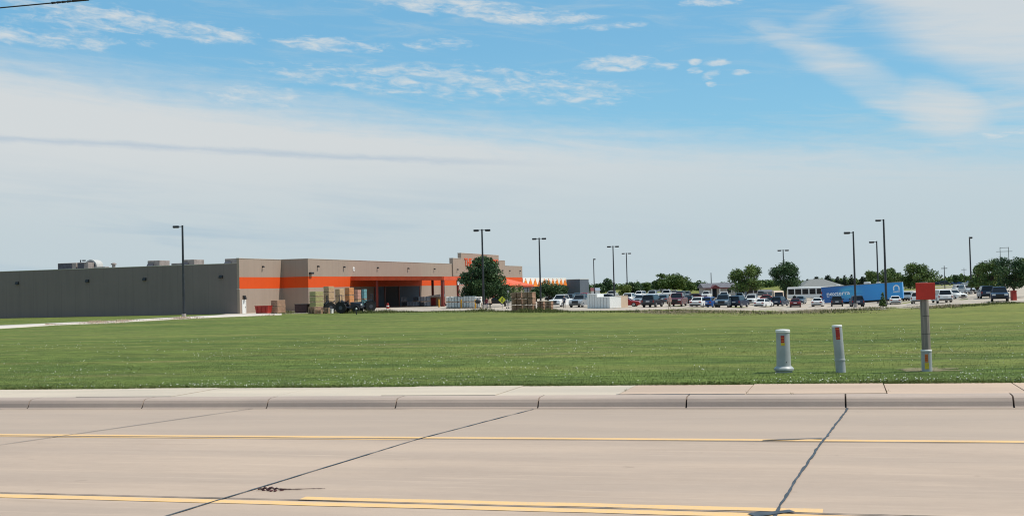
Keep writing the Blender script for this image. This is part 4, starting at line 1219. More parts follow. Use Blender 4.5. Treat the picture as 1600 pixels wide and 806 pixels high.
for yy in (.5, 1.9):
    mb = MB(); mb.box(TL * .75, TL * .75 + .16, yy, yy + .16, -1.5, .09); mb.build('landing_leg', M['trim'], tr)
for x in (TL * .18, TL * .53, TL * .68):
    mb = MB(); mb.box(x, x + (1.1 if x < TL * .6 and x > TL * .3 else .7), .8, 1.7, TH_ + .17, TH_ + .17 + (.35 if x > TL * .3 and x < TL * .6 else .18), bev=.05); mb.build('roof_vent', M['white'], bx)

# coach and van
mb = MB(); g = GD(1216, 236); base = thing('parked_van', 'tall cream and orange tinted van with a dark windscreen under the wide tree', 'van', g, radians(-98))
prof = [(2.75, .45), (2.8, 1.05), (2.35, 1.25), (1.75, 2.25), (1.45, 2.5), (-2.75, 2.55), (-2.85, 2.3), (-2.85, .45)]
mb.loft([[(x, y, z) for x, z in prof] for y in (-.98, .98)]); bd = mb.build('body', PAINT['cream'], base)
mb = MB(); mb.slab([(2.34, -.85, 1.30), (2.34, .85, 1.30), (1.80, .80, 2.2), (1.80, -.80, 2.2)], -.03); mb.build('windshield', M['glass'], base)
mb = MB(); mb.box(2.7, 2.83, -.8, .8, .5, .85); mb.build('front_bumper', M['trim'], base)
for s in (-1, 1):
    mb = MB(); y0, y1 = sorted((s * .97, s * 1.0)); mb.box(.9, 1.9, y0, y1, 1.35, 2.05); mb.build('side_window', M['glass'], base)
    mb = MB(); y0, y1 = sorted((s * .5, s * .9)); mb.box(2.55, 2.84, y0, y1, .88, 1.1); mb.build('headlight', M['lamp_clear'], base)
    for x in (1.9, -1.8):
        mb = MB(); y0, y1 = sorted((s * .75, s * 1.0)); mb.cyl((x, y0, .36), (x, y1, .36), .36, n=16); mb.build('wheel', M['tyre'], base, True)
g0 = GD(1230, 262); g1 = GD(1300, 256)
coach = thing('coach_bus', 'long white coach with dark windows between the wide tree and the blue trailer', 'bus', g0, atan2(g1.y - g0.y, g1.x - g0.x))
Lc = (g1 - g0).length
mb = MB(); mb.box(0, Lc, 0, 2.5, .4, 3.0, bev=.15); mb.build('body', PAINT['white'], coach)
k = int(Lc / 1.7)
for i in range(k):
    mb = MB(); mb.box(.3 + i * 1.7, .3 + i * 1.7 + 1.45, -.015, .02, 1.3, 2.55); mb.build('side_window', M['glass'], coach)
for x in (1.8, Lc - 2.4):
    for yy in (-.02, 2.2):
        mb = MB(); mb.cyl((x, yy, .5), (x, yy + .32, .5), .5, n=16); mb.build('wheel', M['tyre'], coach, True)
mb = MB(); mb.box(-.03, .1, .25, 2.25, 1.3, 2.7); mb.build('windshield', M['glass'], coach)

# ------------------------------------------------------------------ goods in front of the store
GOODS = {}
for nm, c, v in (('brown', (.30, .185, .12), .2), ('tan', (.40, .275, .155), .15), ('green', (.30, .28, .12), .15), ('pink', (.38, .20, .15), .2), ('teal', (.10, .23, .25), .2),
                 ('white', (.80, .78, .74), .05), ('greybag', (.22, .235, .26), .2), ('darkbag', (.05, .055, .065), .3), ('orange', (.46, .20, .075), .15), ('mulch', (.36, .215, .14), .22), ('maroon', (.055, .024, .024), .2)):
    GOODS[nm] = mat('goods_' + nm, c, .7, var=v, scale=2.2, bump=.3, bscale=14)
M['wood'] = mat('pallet_wood', (.30, .20, .13), .85, var=.3, scale=3)
M['lit_top'] = mat('pale_lit_top', (.52, .42, .28), .8, var=.2, scale=3)


def load(name, label, cat, loc, w, dp, h, goods, group, kind='boxes', layers=3, seed=0, rz=-WA, top=None):
    """One pallet load: the wooden pallet and the goods on it, w out from the store front, dp along it."""
    r = random.Random(seed); t = thing(name, label, cat, loc, rz, group)
    ph = min(.14, h * .14); mb = MB()
    for k in (-.5, 0, .5):
        c = k * (w - .1); mb.box(c - .05, c + .05, -dp / 2, dp / 2, .02, ph - .025)
    for k in range(6):
        y = -dp / 2 + k * (dp - .1) / 5; mb.box(-w / 2, w / 2, y, y + .1, ph - .024, ph)
    mb.build('pallet', M['wood'], t)
    mb = MB(); hh = (h - ph) / layers
    for i in range(layers):
        z = ph + i * hh; o = r.uniform(-.02, .02)
        if kind == 'bags':
            for k in range(2):
                for q in range(2):
                    x0 = -w / 2 + k * w / 2; y0 = -dp / 2 + q * dp / 2
                    mb.box(x0 + .01, x0 + w / 2 - .01, y0 + .01 + r.uniform(-.02, .02), y0 + dp / 2 - .01 + r.uniform(-.02, .02), z + .005, z + hh - .004, bev=min(.07, hh * .42))
        else:
            mb.box(-w / 2 + .02 + o, w / 2 - .02 + o, -dp / 2 + .02, dp / 2 - .02, z + .006, z + hh - .006, bev=.025)
    mb.build('goods', GOODS[goods], t)
    if top:
        mb = MB(); mb.box(-w / 2 + .02, w / 2 - .02, -dp / 2 + .02, dp / 2 - .02, h + .001, h + .03); mb.build('lit_top_sheet', M['lit_top'], t)  # sunlit top of the load, put in as a paler sheet
    return t


ORD = ['lowest', 'second', 'third', 'fourth', 'fifth']


def stack(x0, x1, yt, yb, n, goods, what, where, group, split=.5, kind='boxes', layers=3, base_px=None, top=None):
    g = G((x0 + x1) / 2, yb); d = g.y; s = FPX / d; ht = (yb - yt) / s
    w = (x1 - x0) * split / s / .889; dp = (x1 - x0) * (1 - split) / s / .457
    for i in range(n):
        lab = '%s, %s' % (what, where) if n == 1 else '%s, %s of its stack %s' % (what, 'topmost' if i == n - 1 else ORD[i], where)
        load('pallet_load', lab, 'pallet load', g + Vector((0, 0, .03 + i * ht / n)), w, dp, ht / n - .01, goods if not isinstance(goods, list) else goods[i], group, kind, layers, int(x0) + i, top=top if i == n - 1 else None)
    return g


gp = 'pallet loads along the store front'
stack(424, 446, 469, 489.6, 2, 'brown', 'brown boxed pallet', 'right of the red bin', gp, .48)
stack(484, 506, 455.5, 488.6, 4, ['brown', 'green', 'green', 'green'], 'yellow green wrapped pallet', 'at the jutting wall corner', gp, .45)
stack(506, 523, 447.5, 487.6, 4, ['brown', 'tan', 'tan', 'tan'], 'tan boxed pallet', 'tallest beside the green pallets', gp, .5)
stack(524, 539, 451.5, 486.4, 3, ['pink', 'tan', 'tan'], 'tan and brown pallet', 'just right of the tallest stack', gp, .5)
stack(539, 554, 449.5, 485.6, 3, ['orange', 'orange', 'orange'], 'orange tan pallet', 'behind the black tractors', gp, .5)
stack(554, 565, 453, 484.4, 2, ['tan', 'pink'], 'pinkish pallet', 'left of the teal one', gp, .5)
stack(565, 574, 452, 483.6, 2, ['teal', 'teal'], 'teal wrapped pallet', 'at the canopy edge', gp, .5)
t = thing('lumber_bin', 'low dark red bin in the shade of the jutting wall', 'bin', G(473, 489), -WA)
mb = MB(); mb.box(-1.1, 1.1, -.6, .6, .05, 1.35, bev=.03); mb.build('bin_body', GOODS['maroon'], t)
mb = MB(); mb.box(-1.14, 1.14, -.64, .64, 1.35, 1.45); mb.build('rim', M['dark'], t)
for i, (px, py, n, lab) in enumerate(((489, 490.2, 7, 'pile of bare wooden pallets at the foot of the green stack, leftmost'), (498, 490.4, 4, 'low pile of bare wooden pallets in the middle below the green stack'), (509, 490, 6, 'pile of bare wooden pallets before the tallest tan stack'))):
    t = thing('pallet_pile', lab, 'pallets', G(px, py), -WA + .1 * i, 'piles of bare pallets')
    for k in range(n):
        mb = MB(); z = k * .15
        for q in (-.5, 0, .5): mb.box(q * 1.0 - .05, q * 1.0 + .05, -.5, .5, z + .02, z + .115)
        for q in range(6): y = -.5 + q * .18; mb.box(-.55, .55, y, y + .1, z + .116, z + .14)
        mb.build('bare_pallet', M['wood'], t)
t = thing('white_crate', 'small white crate on the ground right of the bare pallets', 'crate', G(517, 489.6), -WA)
mb = MB(); mb.box(-.3, .3, -.3, .3, 0, .6, bev=.03); mb.build('crate_body', M['white'], t); mb = MB(); mb.box(-.33, .33, -.33, .33, .6, .66); mb.build('lid', M['white'], t)
# red bin by the corner
g = G(412, 490.5); t = thing('dumpster', 'red open topped metal bin at the store corner', 'dumpster', g, -WA)
M['bin_red'] = mat('bin_red_paint', (.30, .020, .012), .5, var=.2, scale=1.5)
mb = MB(); mb.loft([[(-1.0, -.6, .12), (1.0, -.6, .12), (1.0, .6, .12), (-1.0, .6, .12)], [(-1.2, -.65, 1.25), (1.2, -.65, 1.25), (1.2, .65, 1.25), (-1.2, .65, 1.25)]]); mb.build('bin_body', M['bin_red'], t)
mb = MB(); mb.box(-1.24, 1.24, -.7, .7, 1.25, 1.33); mb.build('rim', M['bin_red'], t)
for x in (-.8, -.1, .6):
    mb = MB(); mb.box(x, x + .1, -.70, -.6, .15, 1.2); mb.build('rib', M['bin_red'], t)
# grey bags under the canopy, white bags in the sun
for i, px in enumerate((632, 641, 650, 659, 668)):
    g = G(px, 479.4)
    for k in range(2 if px != 641 else 1):
        load('pallet_load', '%s pallet of grey bags under the canopy, %s from the left' % (('lower', 'upper')[k], ('first', 'second', 'third', 'fourth', 'fifth')[i]), 'pallet load', g + Vector((0, 0, .03 + k * .95)), 1.0, .9, .93, 'greybag' if (i + k) % 3 else 'darkbag', 'grey bag pallets under the canopy', 'bags', 6, i * 3 + k)
for i, px in enumerate((703, 712, 721, 730, 739, 748)):
    g = G(px, 481.5)
    for k in range(2):
        load('pallet_load', '%s white bag pallet in the sun, %s from the left by the tree' % (('lower', 'upper')[k], ('first', 'second', 'third', 'fourth', 'fifth', 'last')[i]), 'pallet load', g + Vector((0, 0, .03 + k * .98)), .98, 1.0, .96 - .1 * k * (i % 3 == 2), 'white', 'white bag pallets by the tree', 'bags', 6, 50 + i * 3 + k)
for i, px in enumerate((810, 827)):
    g = G(px, 486.5)
    for k in range(3):
        load('pallet_load', '%s brown mulch pallet in the %s column of the big block' % (('bottom', 'middle', 'top')[k], ('left', 'right')[i]), 'pallet load', g + Vector((0, 0, .03 + k * .82)), 1.5, 1.5, .80, 'mulch', 'brown block of mulch pallets', 'bags', 5, 90 + i * 3 + k, top=k == 2)
for i, px in enumerate((846, 858)):
    load('pallet_load', 'single low brown mulch pallet with a pale top, %s of the pair' % ('left', 'right')[i], 'pallet load', G(px, 486) + Vector((0, 0, .03)), .98, 1.0, 1.25, 'mulch', 'low brown mulch pallets', 'bags', 6, 120 + i, top=True)
# wooden shed with a white roof behind the posts
g = G(681, 477.5); t = thing('garden_shed', 'small tan wooden shed with a flat white roof beyond the canopy posts', 'shed', g, -WA)
mb = MB(); mb.box(-1.3, 1.3, -1.2, 1.2, .05, 1.75); w_ = mb.build('wall', GOODS['tan'], t)
mb = MB(); mb.loft([[(-1.5, -1.4, 1.75), (1.5, -1.4, 1.75), (1.5, 1.4, 1.75), (-1.5, 1.4, 1.75)], [(-1.5, -1.4, 1.9), (1.5, -1.4, 2.3), (1.5, 1.4, 2.3), (-1.5, 1.4, 1.9)]]); mb.build('roof', M['white'], t)
mb = MB(); mb.box(-.5, .5, -1.24, -1.2, .1, 1.6); mb.build('door', M['bin_red'], t)
M['bollard'] = mat('bollard_yellow', (.56, .27, .02), .5, var=.12, scale=3)
for i, (px, py) in enumerate(((686, 480.5), (702, 481), (721, 482), (743, 482.5))):
    t = thing('bollard', 'orange yellow bollard, %s from the left before the white bag pallets' % ('first', 'second', 'third', 'fourth')[i], 'bollard', G(px, py), 0, 'yellow bollards')
    mb = MB(); mb.lathe([(.13, -.2), (.13, 1.35), (.11, 1.43), (.04, 1.47)], 14); mb.build('sleeve', M['bollard'], t, True)
    mb = MB(); mb.lathe([(.24, -.02), (.22, .05), (.14, .06)], 14); mb.build('footing', M['base'], t, True)
t = thing('traffic_barrel', 'small red and white barrel at the dark truck doorway', 'barrel', G(606, 482), 0)
mb = MB(); mb.lathe([(.28, 0), (.26, .35), (.24, .36), (.22, .7), (.20, .71), (.17, .95), (.1, 1.0)], 14); mb.build('barrel_body', M['bin_red'], t, True)
mb = MB(); mb.lathe([(.262, .36), (.245, .55)], 14, cap=False); mb.build('reflective_ring', M['white'], t)
# white storage boxes
for i, (x0, x1, yt, yb, dp, lab, m) in enumerate(((918, 933, 459.5, 482, 1.4, 'tallest white storage box, at the left of the group in the lot', 'white'), (933.5, 953, 464, 482, 1.6, 'widest white storage box, in the middle of the group in the lot', 'white'),
                                                 (953.5, 961.5, 463.5, 481.5, 1.2, 'narrow white storage box between the widest and the cream one', 'white'), (962, 970, 462, 481, 1.5, 'cream storage box at the right end of the white group', 'cream'))):
    a_, b_ = G(x0, yb), G(x1, yb); s = FPX / a_.y; w = (b_ - a_).length; h = (yb - yt) / s
    t = thing('storage_box', lab, 'storage box', (a_ + b_) / 2, atan2(b_.y - a_.y, b_.x - a_.x), 'white storage boxes in the lot')
    mm = M['white'] if m == 'white' else PAINT['cream']
    mb = MB(); mb.box(-w / 2, w / 2, 0, dp, .06, h - .06); mb.build('box_body', mm, t)
    mb = MB(); mb.box(-w / 2 - .03, w / 2 + .03, -.03, dp + .03, h - .06, h + .02, bev=.02); mb.build('lid', mm, t)
    for q in range(1, 4):
        mb = MB(); x = -w / 2 + q * w / 4; mb.box(x - .02, x + .02, -.03, 0, .1, h - .1); mb.build('seam_rib', M['rim'], t)

# ------------------------------------------------------------------ machines, signs, small things
def tractor(px, py, rz, label, k=1.0):
    t = thing('lawn_tractor', label, 'tractor', G(px, py) + Vector((0, 0, .04)), rz, 'black machines in front of the pallets'); t.scale = (k, k, k)
    b = M['machine']
    mb = MB(); mb.loft([[(.25, y0, z0), (.25, y1, z0), (.25, y1, z1), (.25, y0, z1)] if i == 0 else [(1.45, y0 * .85, z0), (1.45, y1 * .85, z0), (1.45, y1 * .75, z1 - .12), (1.45, y0 * .75, z1 - .12)] for i, (y0, y1, z0, z1) in enumerate(((-.36, .36, .55, 1.22), (-.36, .36, .55, 1.22)))]); mb.build('bonnet', b, t)
    mb = MB(); mb.box(-1.1, .3, -.45, .45, .5, .72, bev=.04); mb.build('chassis', b, t)
    for s in (-1, 1):
        for x, rr, w in ((-.75, .62, .3), (1.05, .40, .22)):
            y0, y1 = sorted((s * .48, s * (.48 + w))); mb = MB(); mb.cyl((x, y0, rr), (x, y1, rr), rr, n=18); w_ = mb.build('wheel', M['tyre'], t, True)
            yo = s * (.48 + w); mb = MB(); y0, y1 = sorted((yo, yo + s * .02)); mb.cyl((x, y0, rr), (x, y1, rr), rr * .36, n=14); mb.build('rim', M['unit_dark'], w_)
        mb = MB(); y0, y1 = sorted((s * .46, s * .80)); mb.loft([[(-1.35, y0, .95), (-1.35, y1, .95), (-1.35, y1, 1.02), (-1.35, y0, 1.02)], [(-.95, y0, 1.30), (-.95, y1, 1.30), (-.95, y1, 1.38), (-.95, y0, 1.38)], [(-.35, y0, 1.22), (-.35, y1, 1.22), (-.35, y1, 1.30), (-.35, y0, 1.30)]]); mb.build('fender', b, t)
    mb = MB(); mb.box(-.85, -.35, -.28, .28, .95, 1.06, bev=.03); mb.box(-.95, -.85, -.28, .28, 1.0, 1.5, bev=.03); mb.build('seat', M['trim'], t)
    mb = MB(); mb.tube([(-1.0, -.42, .7), (-1.02, -.42, 2.05), (-1.02, .42, 2.05), (-1.0, .42, .7)], .045, 8); mb.build('roll_bar', b, t)
    mb = MB(); mb.cyl((.05, 0, .9), (-.15, 0, 1.35), .03); mb.lathe([(.2, 0), (.22, .02), (.2, .04)], 14, 0, Matrix.Translation((-.15, 0, 1.35)) @ Matrix.Rotation(-.4, 4, 'Y')); mb.build('steering_wheel', M['trim'], t)
    mb = MB(); mb.box(1.3, 1.47, -.25, .25, .85, 1.0, bev=.02); mb.build('headlight', M['lamp_clear'], t)


M['machine'] = mat('machine_black_paint', (.020, .022, .034), .4, var=.2, scale=3)
tractor(525, 488.6, radians(20), 'black tractor farthest left of three, before the brown pallets', 1.3)
tractor(546, 489.4, radians(-12), 'black tractor in the middle of three, with bright wheel hubs', 1.3)
tractor(568, 487.3, radians(200), 'black tractor farthest right of three, at the canopy edge', 1.3)
t = thing('utility_trailer', 'low black open trailer with rails behind the black tractors', 'trailer', G(535, 487.2), radians(-18))
mb = MB(); mb.box(-1.6, 1.6, -.8, .8, .5, .62); mb.build('bed', M['machine'], t)
for z in (.85, 1.15):
    mb = MB(); mb.tube([(-1.6, -.8, z), (1.6, -.8, z), (1.6, .8, z), (-1.6, .8, z)], .035, 6); mb.build('rail', M['machine'], t)
for x in (-1.55, 0, 1.55):
    for y in (-.8, .8):
        mb = MB(); mb.box(x - .03, x + .03, y - .03, y + .03, .6, 1.18); mb.build('stake', M['machine'], t)
for y in (-1.05, .83):
    mb = MB(); mb.cyl((0, y, .38), (0, y + .22, .38), .38, n=16); mb.build('wheel', M['tyre'], t, True)
t = thing('stub_post', 'short black stub post with a white cap in the weeds at the lawn edge', 'post', G(557, 491.5), 0)
mb = MB(); mb.lathe([(.07, -.1), (.07, .7), (.05, .72)], 10); mb.build('shaft', M['dark'], t, True); mb = MB(); mb.lathe([(.1, .70), (.12, .74), (.1, .9), (.03, .93)], 10); mb.build('cap', M['white'], t, True)

M['sign_yellow'] = mat('sign_fluorescent_yellow', (.62, .62, .03), .5, var=.05)
g = G(785, 482.5); t = thing('crossing_sign', 'yellow green diamond sign with a black walking figure', 'sign', g, radians(-5)); s = FPX / g.y; zc = (482.5 - 468.5) / s
mb = MB(); mb.cyl((0, 0, -.2), (0, 0, zc + .5), .04, n=8); mb.build('pole', M['rim'], t)
R45 = Matrix.Translation((0, -.06, zc)) @ Matrix.Rotation(pi / 4, 4, 'Y')
mb = MB(); mb.box(-.40, .40, -.01, .01, -.40, .40, mx=R45); pl_ = mb.build('sign_plate', M['sign_yellow'], t)
mb = MB(); T0 = Matrix.Translation((0, -.075, zc)); mb.cyl((0.03, -.08, zc + .25), (.03, -.071, zc + .25), .075, n=10)
for p, q in (((0, .18), (-.03, -.08)), ((-.03, -.06), (-.18, -.32)), ((-.03, -.06), (.12, -.32)), ((0, .14), (-.17, .0)), ((0, .14), (.16, .02))):
    a = Vector((p[0], -.076, zc + p[1])); b = Vector((q[0], -.076, zc + q[1])); n_ = (b - a).cross(Vector((0, 1, 0))).normalized() * .045
    mb.slab([a + n_, a - n_, b - n_, b + n_], .006)
mb.build('walking_figure', M['ink'], pl_)
t = thing('sign_post', 'thin pale post with a small plate behind the yellow diamond sign', 'sign', G(793, 479), 0)
mb = MB(); mb.cyl((0, 0, -.1), (0, 0, 2.9), .045, n=8); mb.build('pole', M['rim'], t); mb = MB(); mb.box(-.3, .3, -.06, -.045, 2.3, 2.75); mb.build('sign_plate', M['plate'], t)
t = thing('shopping_cart', 'pale wheeled cart between the yellow sign and the brown pallet block', 'cart', G(798, 482), radians(-30)); t.scale = (1.3, 1.3, 1.3)
mb = MB()
for z in (.45, .65, .85): mb.tube([(-.45, -.28, z), (.45, -.25, z), (.45, .25, z), (-.45, .28, z), (-.45, -.28, z)], .02, 6)
for x, y in ((-.45, -.28), (.45, -.25), (.45, .25), (-.45, .28), (0, -.265), (0, .265)): mb.cyl((x, y, .43), (x, y, .88), .015, n=6)
mb.box(-.44, .44, -.26, .26, .42, .44); mb.build('basket', M['rim'], t)
mb = MB(); mb.tube([(-.45, -.25, .1), (.4, -.25, .14), (.4, .25, .14), (-.45, .25, .1)], .025, 6); mb.tube([(-.45, -.25, .1), (-.5, -.26, 1.0), (-.5, .26, 1.0), (-.45, .25, .1)], .025, 6); mb.build('frame', M['rim'], t)
for x, y in ((-.42, -.25), (.4, -.25), (.4, .25), (-.42, .25)):
    mb = MB(); mb.cyl((x, y - .02, .065), (x, y + .02, .065), .065, n=10); mb.build('wheel', M['tyre'], t)
t = thing('barbecue', 'dark kettle grill on legs beside the people under the tree', 'grill', G(747, 483), radians(20)); t.scale = (1.3, 1.3, 1.3)
mb = MB(); mb.lathe([(.02, .62), (.25, .70), (.34, .88), (.32, 1.02), (.2, 1.14), (.03, 1.18)], 14); mb.build('kettle', M['trim'], t, True)
for a in (0, 2.1, 4.2):
    mb = MB(); mb.cyl((.15 * cos(a), .15 * sin(a), .7), (.32 * cos(a), .32 * sin(a), 0), .02, n=6); mb.build('leg', M['trim'], t)


# people
def person_mesh(stride, arm, bend=0.0):
    """One continuous skinned figure, 1.75 m, facing +x; material slots: skin, top, trousers, shoes."""
    J_ = {'pel': ((0, 0, .96), .135), 'wst': ((.01 + bend * .1, 0, 1.12), .125), 'chs': ((.01 + bend * .3, 0, 1.34), .150), 'nck': ((.0 + bend * .45, 0, 1.50), .058), 'hd1': ((.015 + bend * .5, 0, 1.59), .085), 'hd2': ((.02 + bend * .53, 0, 1.70), .078)}
    E_ = [('pel', 'wst'), ('wst', 'chs'), ('chs', 'nck'), ('nck', 'hd1'), ('hd1', 'hd2')]
    for s, n in ((1, 'l'), (-1, 'r')):
        st = stride * s; ar = arm * s
        J_.update({'sh' + n: ((bend * .3, s * .185, 1.42), .062), 'el' + n: ((bend * .35 - ar * .3, s * .235, 1.15), .044), 'wr' + n: ((bend * .5 + .10 - ar * .2 + abs(arm) * .15, s * .235, .90 + abs(arm) * .12), .030), 'hn' + n: ((bend * .55 + .13 - ar * .2 + abs(arm) * .2, s * .23, .80 + abs(arm) * .14), .034),
                   'hp' + n: ((0, s * .095, .88), .098), 'kn' + n: ((.03 + st * .5, s * .105, .50), .062), 'an' + n: ((st * .9 - .03, s * .11, .09), .042), 'to' + n: ((st * .9 + .15, s * .125, .035), .036)})
        E_ += [('chs', 'sh' + n), ('sh' + n, 'el' + n), ('el' + n, 'wr' + n), ('wr' + n, 'hn' + n), ('pel', 'hp' + n), ('hp' + n, 'kn' + n), ('kn' + n, 'an' + n), ('an' + n, 'to' + n)]
    ks_ = list(J_); me = bpy.data.meshes.new('body'); me.from_pydata([J_[k][0] for k in ks_], [(ks_.index(a), ks_.index(b)) for a, b in E_], [])
    o = bpy.data.objects.new('tmp', me); COL.objects.link(o)
    sk = o.modifiers.new('s', 'SKIN'); sk.use_smooth_shade = True
    for i, k in enumerate(ks_): me.skin_vertices[0].data[i].radius = (J_[k][1], J_[k][1] * (.8 if k in ('wst', 'chs', 'pel') else 1)); me.skin_vertices[0].data[i].use_root = (k == 'pel')
    ss = o.modifiers.new('u', 'SUBSURF'); ss.levels = ss.render_levels = 1
    out = bpy.data.meshes.new_from_object(o.evaluated_get(bpy.context.evaluated_depsgraph_get())); bpy.data.objects.remove(o)
    out.materials.clear()
    for _ in range(4): out.materials.append(M['skin'])
    for p in out.polygons:
        c = p.center; z = c.z; hand = abs(c.y) > .19 and z < .93 and z > .7 and c.x > -.4
        p.material_index = 0 if (z > 1.475 or (abs(c.y) > .20 and z < 1.12 and z > .7)) else 1 if z > .93 else 2 if z > .10 else 3
    return out


M['skin'] = mat('skin', (.42, .25, .18), .6); M['hair'] = mat('hair_dark', (.030, .020, .015), .7, var=.2)
CLOTH = {n: mat('cloth_' + n, c, .85, var=.15, scale=8) for n, c in (('white', (.68, .66, .64)), ('maroon', (.14, .022, .03)), ('jeans', (.035, .05, .095)), ('cream', (.55, .44, .32)), ('black', (.016, .016, .02)), ('khaki', (.42, .35, .27)), ('navy', (.02, .03, .07)), ('pink', (.52, .30, .27)))}
PM = [person_mesh(.14, .25), person_mesh(.05, .08), person_mesh(.08, .4, .35)]


def person(px, py, rz, pose, topc, leg, label):
    t = thing('person', label, 'person', G(px, py) + Vector((0, 0, .03)), radians(rz), None)
    b = link('body', PM[pose], t)
    for i, c in ((1, topc), (2, leg), (3, 'black')):
        b.material_slots[i].link = 'OBJECT'; b.material_slots[i].material = CLOTH[c]
    bx_ = (.53 * .35 if pose == 2 else 0)
    mb = MB(); mb.lathe([(.088, 1.66), (.097, 1.72), (.085, 1.79), (.045, 1.825), (.005, 1.832)], 12, 0, Matrix.Translation((bx_ - .01, 0, 0))); mb.build('hair', M['hair'], t, True)


person(752.5, 482.5, 170, 2, 'white', 'khaki', 'person in a white top stooping toward the dark grill')
person(760.5, 483, -100, 0, 'maroon', 'jeans', 'person in a maroon top and blue jeans at the lamp post foot')
person(765.5, 482.8, -60, 1, 'cream', 'black', 'person in a cream top and black trousers right of the maroon one')
person(1046.5, 482.3, -95, 0, 'pink', 'khaki', 'person in pale pink top and light trousers left of the red pickup')
person(458, 485.5, -60, 1, 'navy', 'pink', 'person in a dark top standing in the shade of the jutting wall')
person(881.8, 481.5, -90, 1, 'navy', 'black', 'person in dark clothes at the corner of the white pickup')

# ------------------------------------------------------------------ buildings beyond the lot
M['shingle'] = mat('grey_shingles', (.115, .115, .13), .9, var=.2, scale=2)
M['siding'] = mat('pale_siding', (.34, .33, .31), .8, var=.1, scale=1.5)
M['siding_blue'] = mat('blue_grey_siding', (.20, .235, .29), .8, var=.1)
M['red_trim'] = mat('red_roof_trim', (.13, .030, .030), .6, var=.1)


def house(name, label, px0, px1, d, py_eave, py_ridge, wall, roof, depth=9, hip=False, trim=None, wins=(), gable=None, over=.5):
    A, B = GD(px0, d), GD(px1, d); w = (B - A).length; rz = atan2(B.y - A.y, B.x - A.x)
    t = thing(name, label, 'building', A, rz, None); pm = (px0 + px1) / 2
    ze = at(pm, py_eave, d)[2] - A.z; zr = at(pm, py_ridge, d + depth / 2)[2] - A.z
    mb = MB(); mb.box(0, w, 0, depth, -.6, ze); wl = mb.build('wall', wall, t)
    o = over; k = depth / 2 + (0 if not hip else 0)
    ins = w * .36 if hip else 0
    mb = MB(); mb.add([(-o, -o, ze), (w + o, -o, ze), (w + o, depth + o, ze), (-o, depth + o, ze), (ins - (0 if hip else o), depth / 2, zr), (w - ins + (0 if hip else o), depth / 2, zr)],
                      [(0, 1, 5, 4), (2, 3, 4, 5), (1, 2, 5), (3, 0, 4), (3, 2, 1, 0)]); rf = mb.build('roof', roof, t)
    if trim:
        mb = MB(); mb.box(-o, w + o, -o - .1, -o - .01, ze - .22, ze + .03); mb.build('eave_trim', trim, rf)
    for x, z0, ww, hh in wins:
        mb = MB(); mb.box(x - .1, x + ww + .1, -.06, -.01, z0 - .1, z0 + hh + .1); fr_ = mb.build('window', M['white'], wl)
        mb = MB(); mb.box(x, x + ww, -.09, -.061, z0, z0 + hh); mb.build('pane', M['glass'], fr_)
    if gable:
        x, ww, hh = gable
        mb = MB(); mb.add([(x - .3, -2.4, ze - .2), (x + ww + .3, -2.4, ze - .2), (x + ww / 2, -2.4, ze + hh), (x - .3, depth * .3, ze - .2), (x + ww + .3, depth * .3, ze - .2), (x + ww / 2, depth * .4, ze + hh)],
                          [(0, 1, 2), (0, 2, 5, 3), (1, 4, 5, 2), (0, 3, 4, 1), (3, 5, 4)]); mb.build('porch_roof', trim or roof, t)
        for xx in (x, x + ww - .25):
            mb = MB(); mb.box(xx, xx + .25, -2.2, -1.95, -.6, ze - .2); mb.build('porch_post', M['white'], t)
        mb = MB(); mb.box(x + ww / 2 - .6, x + ww / 2 + .6, -.05, -.01, -.3, 2.2); mb.build('door', M['glass'], wl)
    return t


house('house', 'low grey roofed house with red trim and a gabled porch behind the cars', 1102, 1149, 285, 449.3, 441.8, M['siding'], M['shingle'], trim=M['red_trim'], wins=((5.6, 1.0, 1.0, 1.1),), gable=(1.2, 2.3, .75))
house('house', 'white windowed low house half hidden by the left wide tree', 1149, 1184, 292, 450.5, 446, M['siding_blue'], M['shingle'], trim=M['red_trim'], wins=((.9, .9, 1.4, 1.4), (3.4, .9, 1.2, 1.4), (4.9, .9, .9, 1.4)))
house('hall', 'long hall with a pale grey hip roof behind the blue trailer', 1253, 1322, 350, 448.5, 435.5, M['siding'], mat('pale_grey_roof', (.16, .165, .16), .85, var=.1), depth=16, hip=True)
house('flat_building', 'long low grey roofed building behind the far cars', 998, 1047, 470, 455, 451.5, M['siding_blue'], M['shingle'], depth=14)
house('flat_building', 'low pale teal building just right of the blue grey end block', 911, 925, 400, 455, 449.5, M['siding'], mat('pale_teal_roof', (.33, .43, .43), .7, var=.1), depth=10)
house('shed', 'small white shed with a reddish roof left of the white storage boxes', 924.5, 929.5, 330, 454.5, 449.5, M['white'], M['red_trim'], depth=4, over=.2)
house('shed', 'small pale lilac shed behind the tallest white storage box', 931, 937.5, 340, 454, 449.5, M['white'], M['siding_blue'], depth=5, over=.2)
house('flat_building', 'low dark blue building beside the cream van', 1186, 1209, 330, 456, 452.5, M['siding_blue'], M['shingle'], depth=10)
house('house', 'far pale house on the rise beyond the upper road', 1449, 1478, 620, 437, 432.5, M['siding'], mat('far_white_roof', (.50, .50, .50), .8), depth=12)

# upper road with the passing cars
strip_grid('upper_road', [G(p, q) for p, q in ((1400, 450.5), (1500, 447.6), (1600, 445), (1760, 440.8))], [G(p, q) for p, q in ((1400, 449.2), (1500, 446.3), (1600, 443.6), (1760, 439.4))], M['lot'], 5, .06, .1)

# poles far behind
def far_pole(px, d, top, label, arm=None, flag=False):
    g = GD(px, d); h = at(px, top, d)[2] - g.z
    t = thing('utility_pole', label, 'pole', g, 0)
    mb = MB(); mb.cyl((0, 0, -.3), (0, 0, h), .14, .10, 8); mb.build('pole', M['pole'], t)
    if arm:
        mb = MB(); mb.box(-arm, arm, -.06, .06, h - .9, h - .7); mb.build('crossarm', M['pole'], t)
    return t


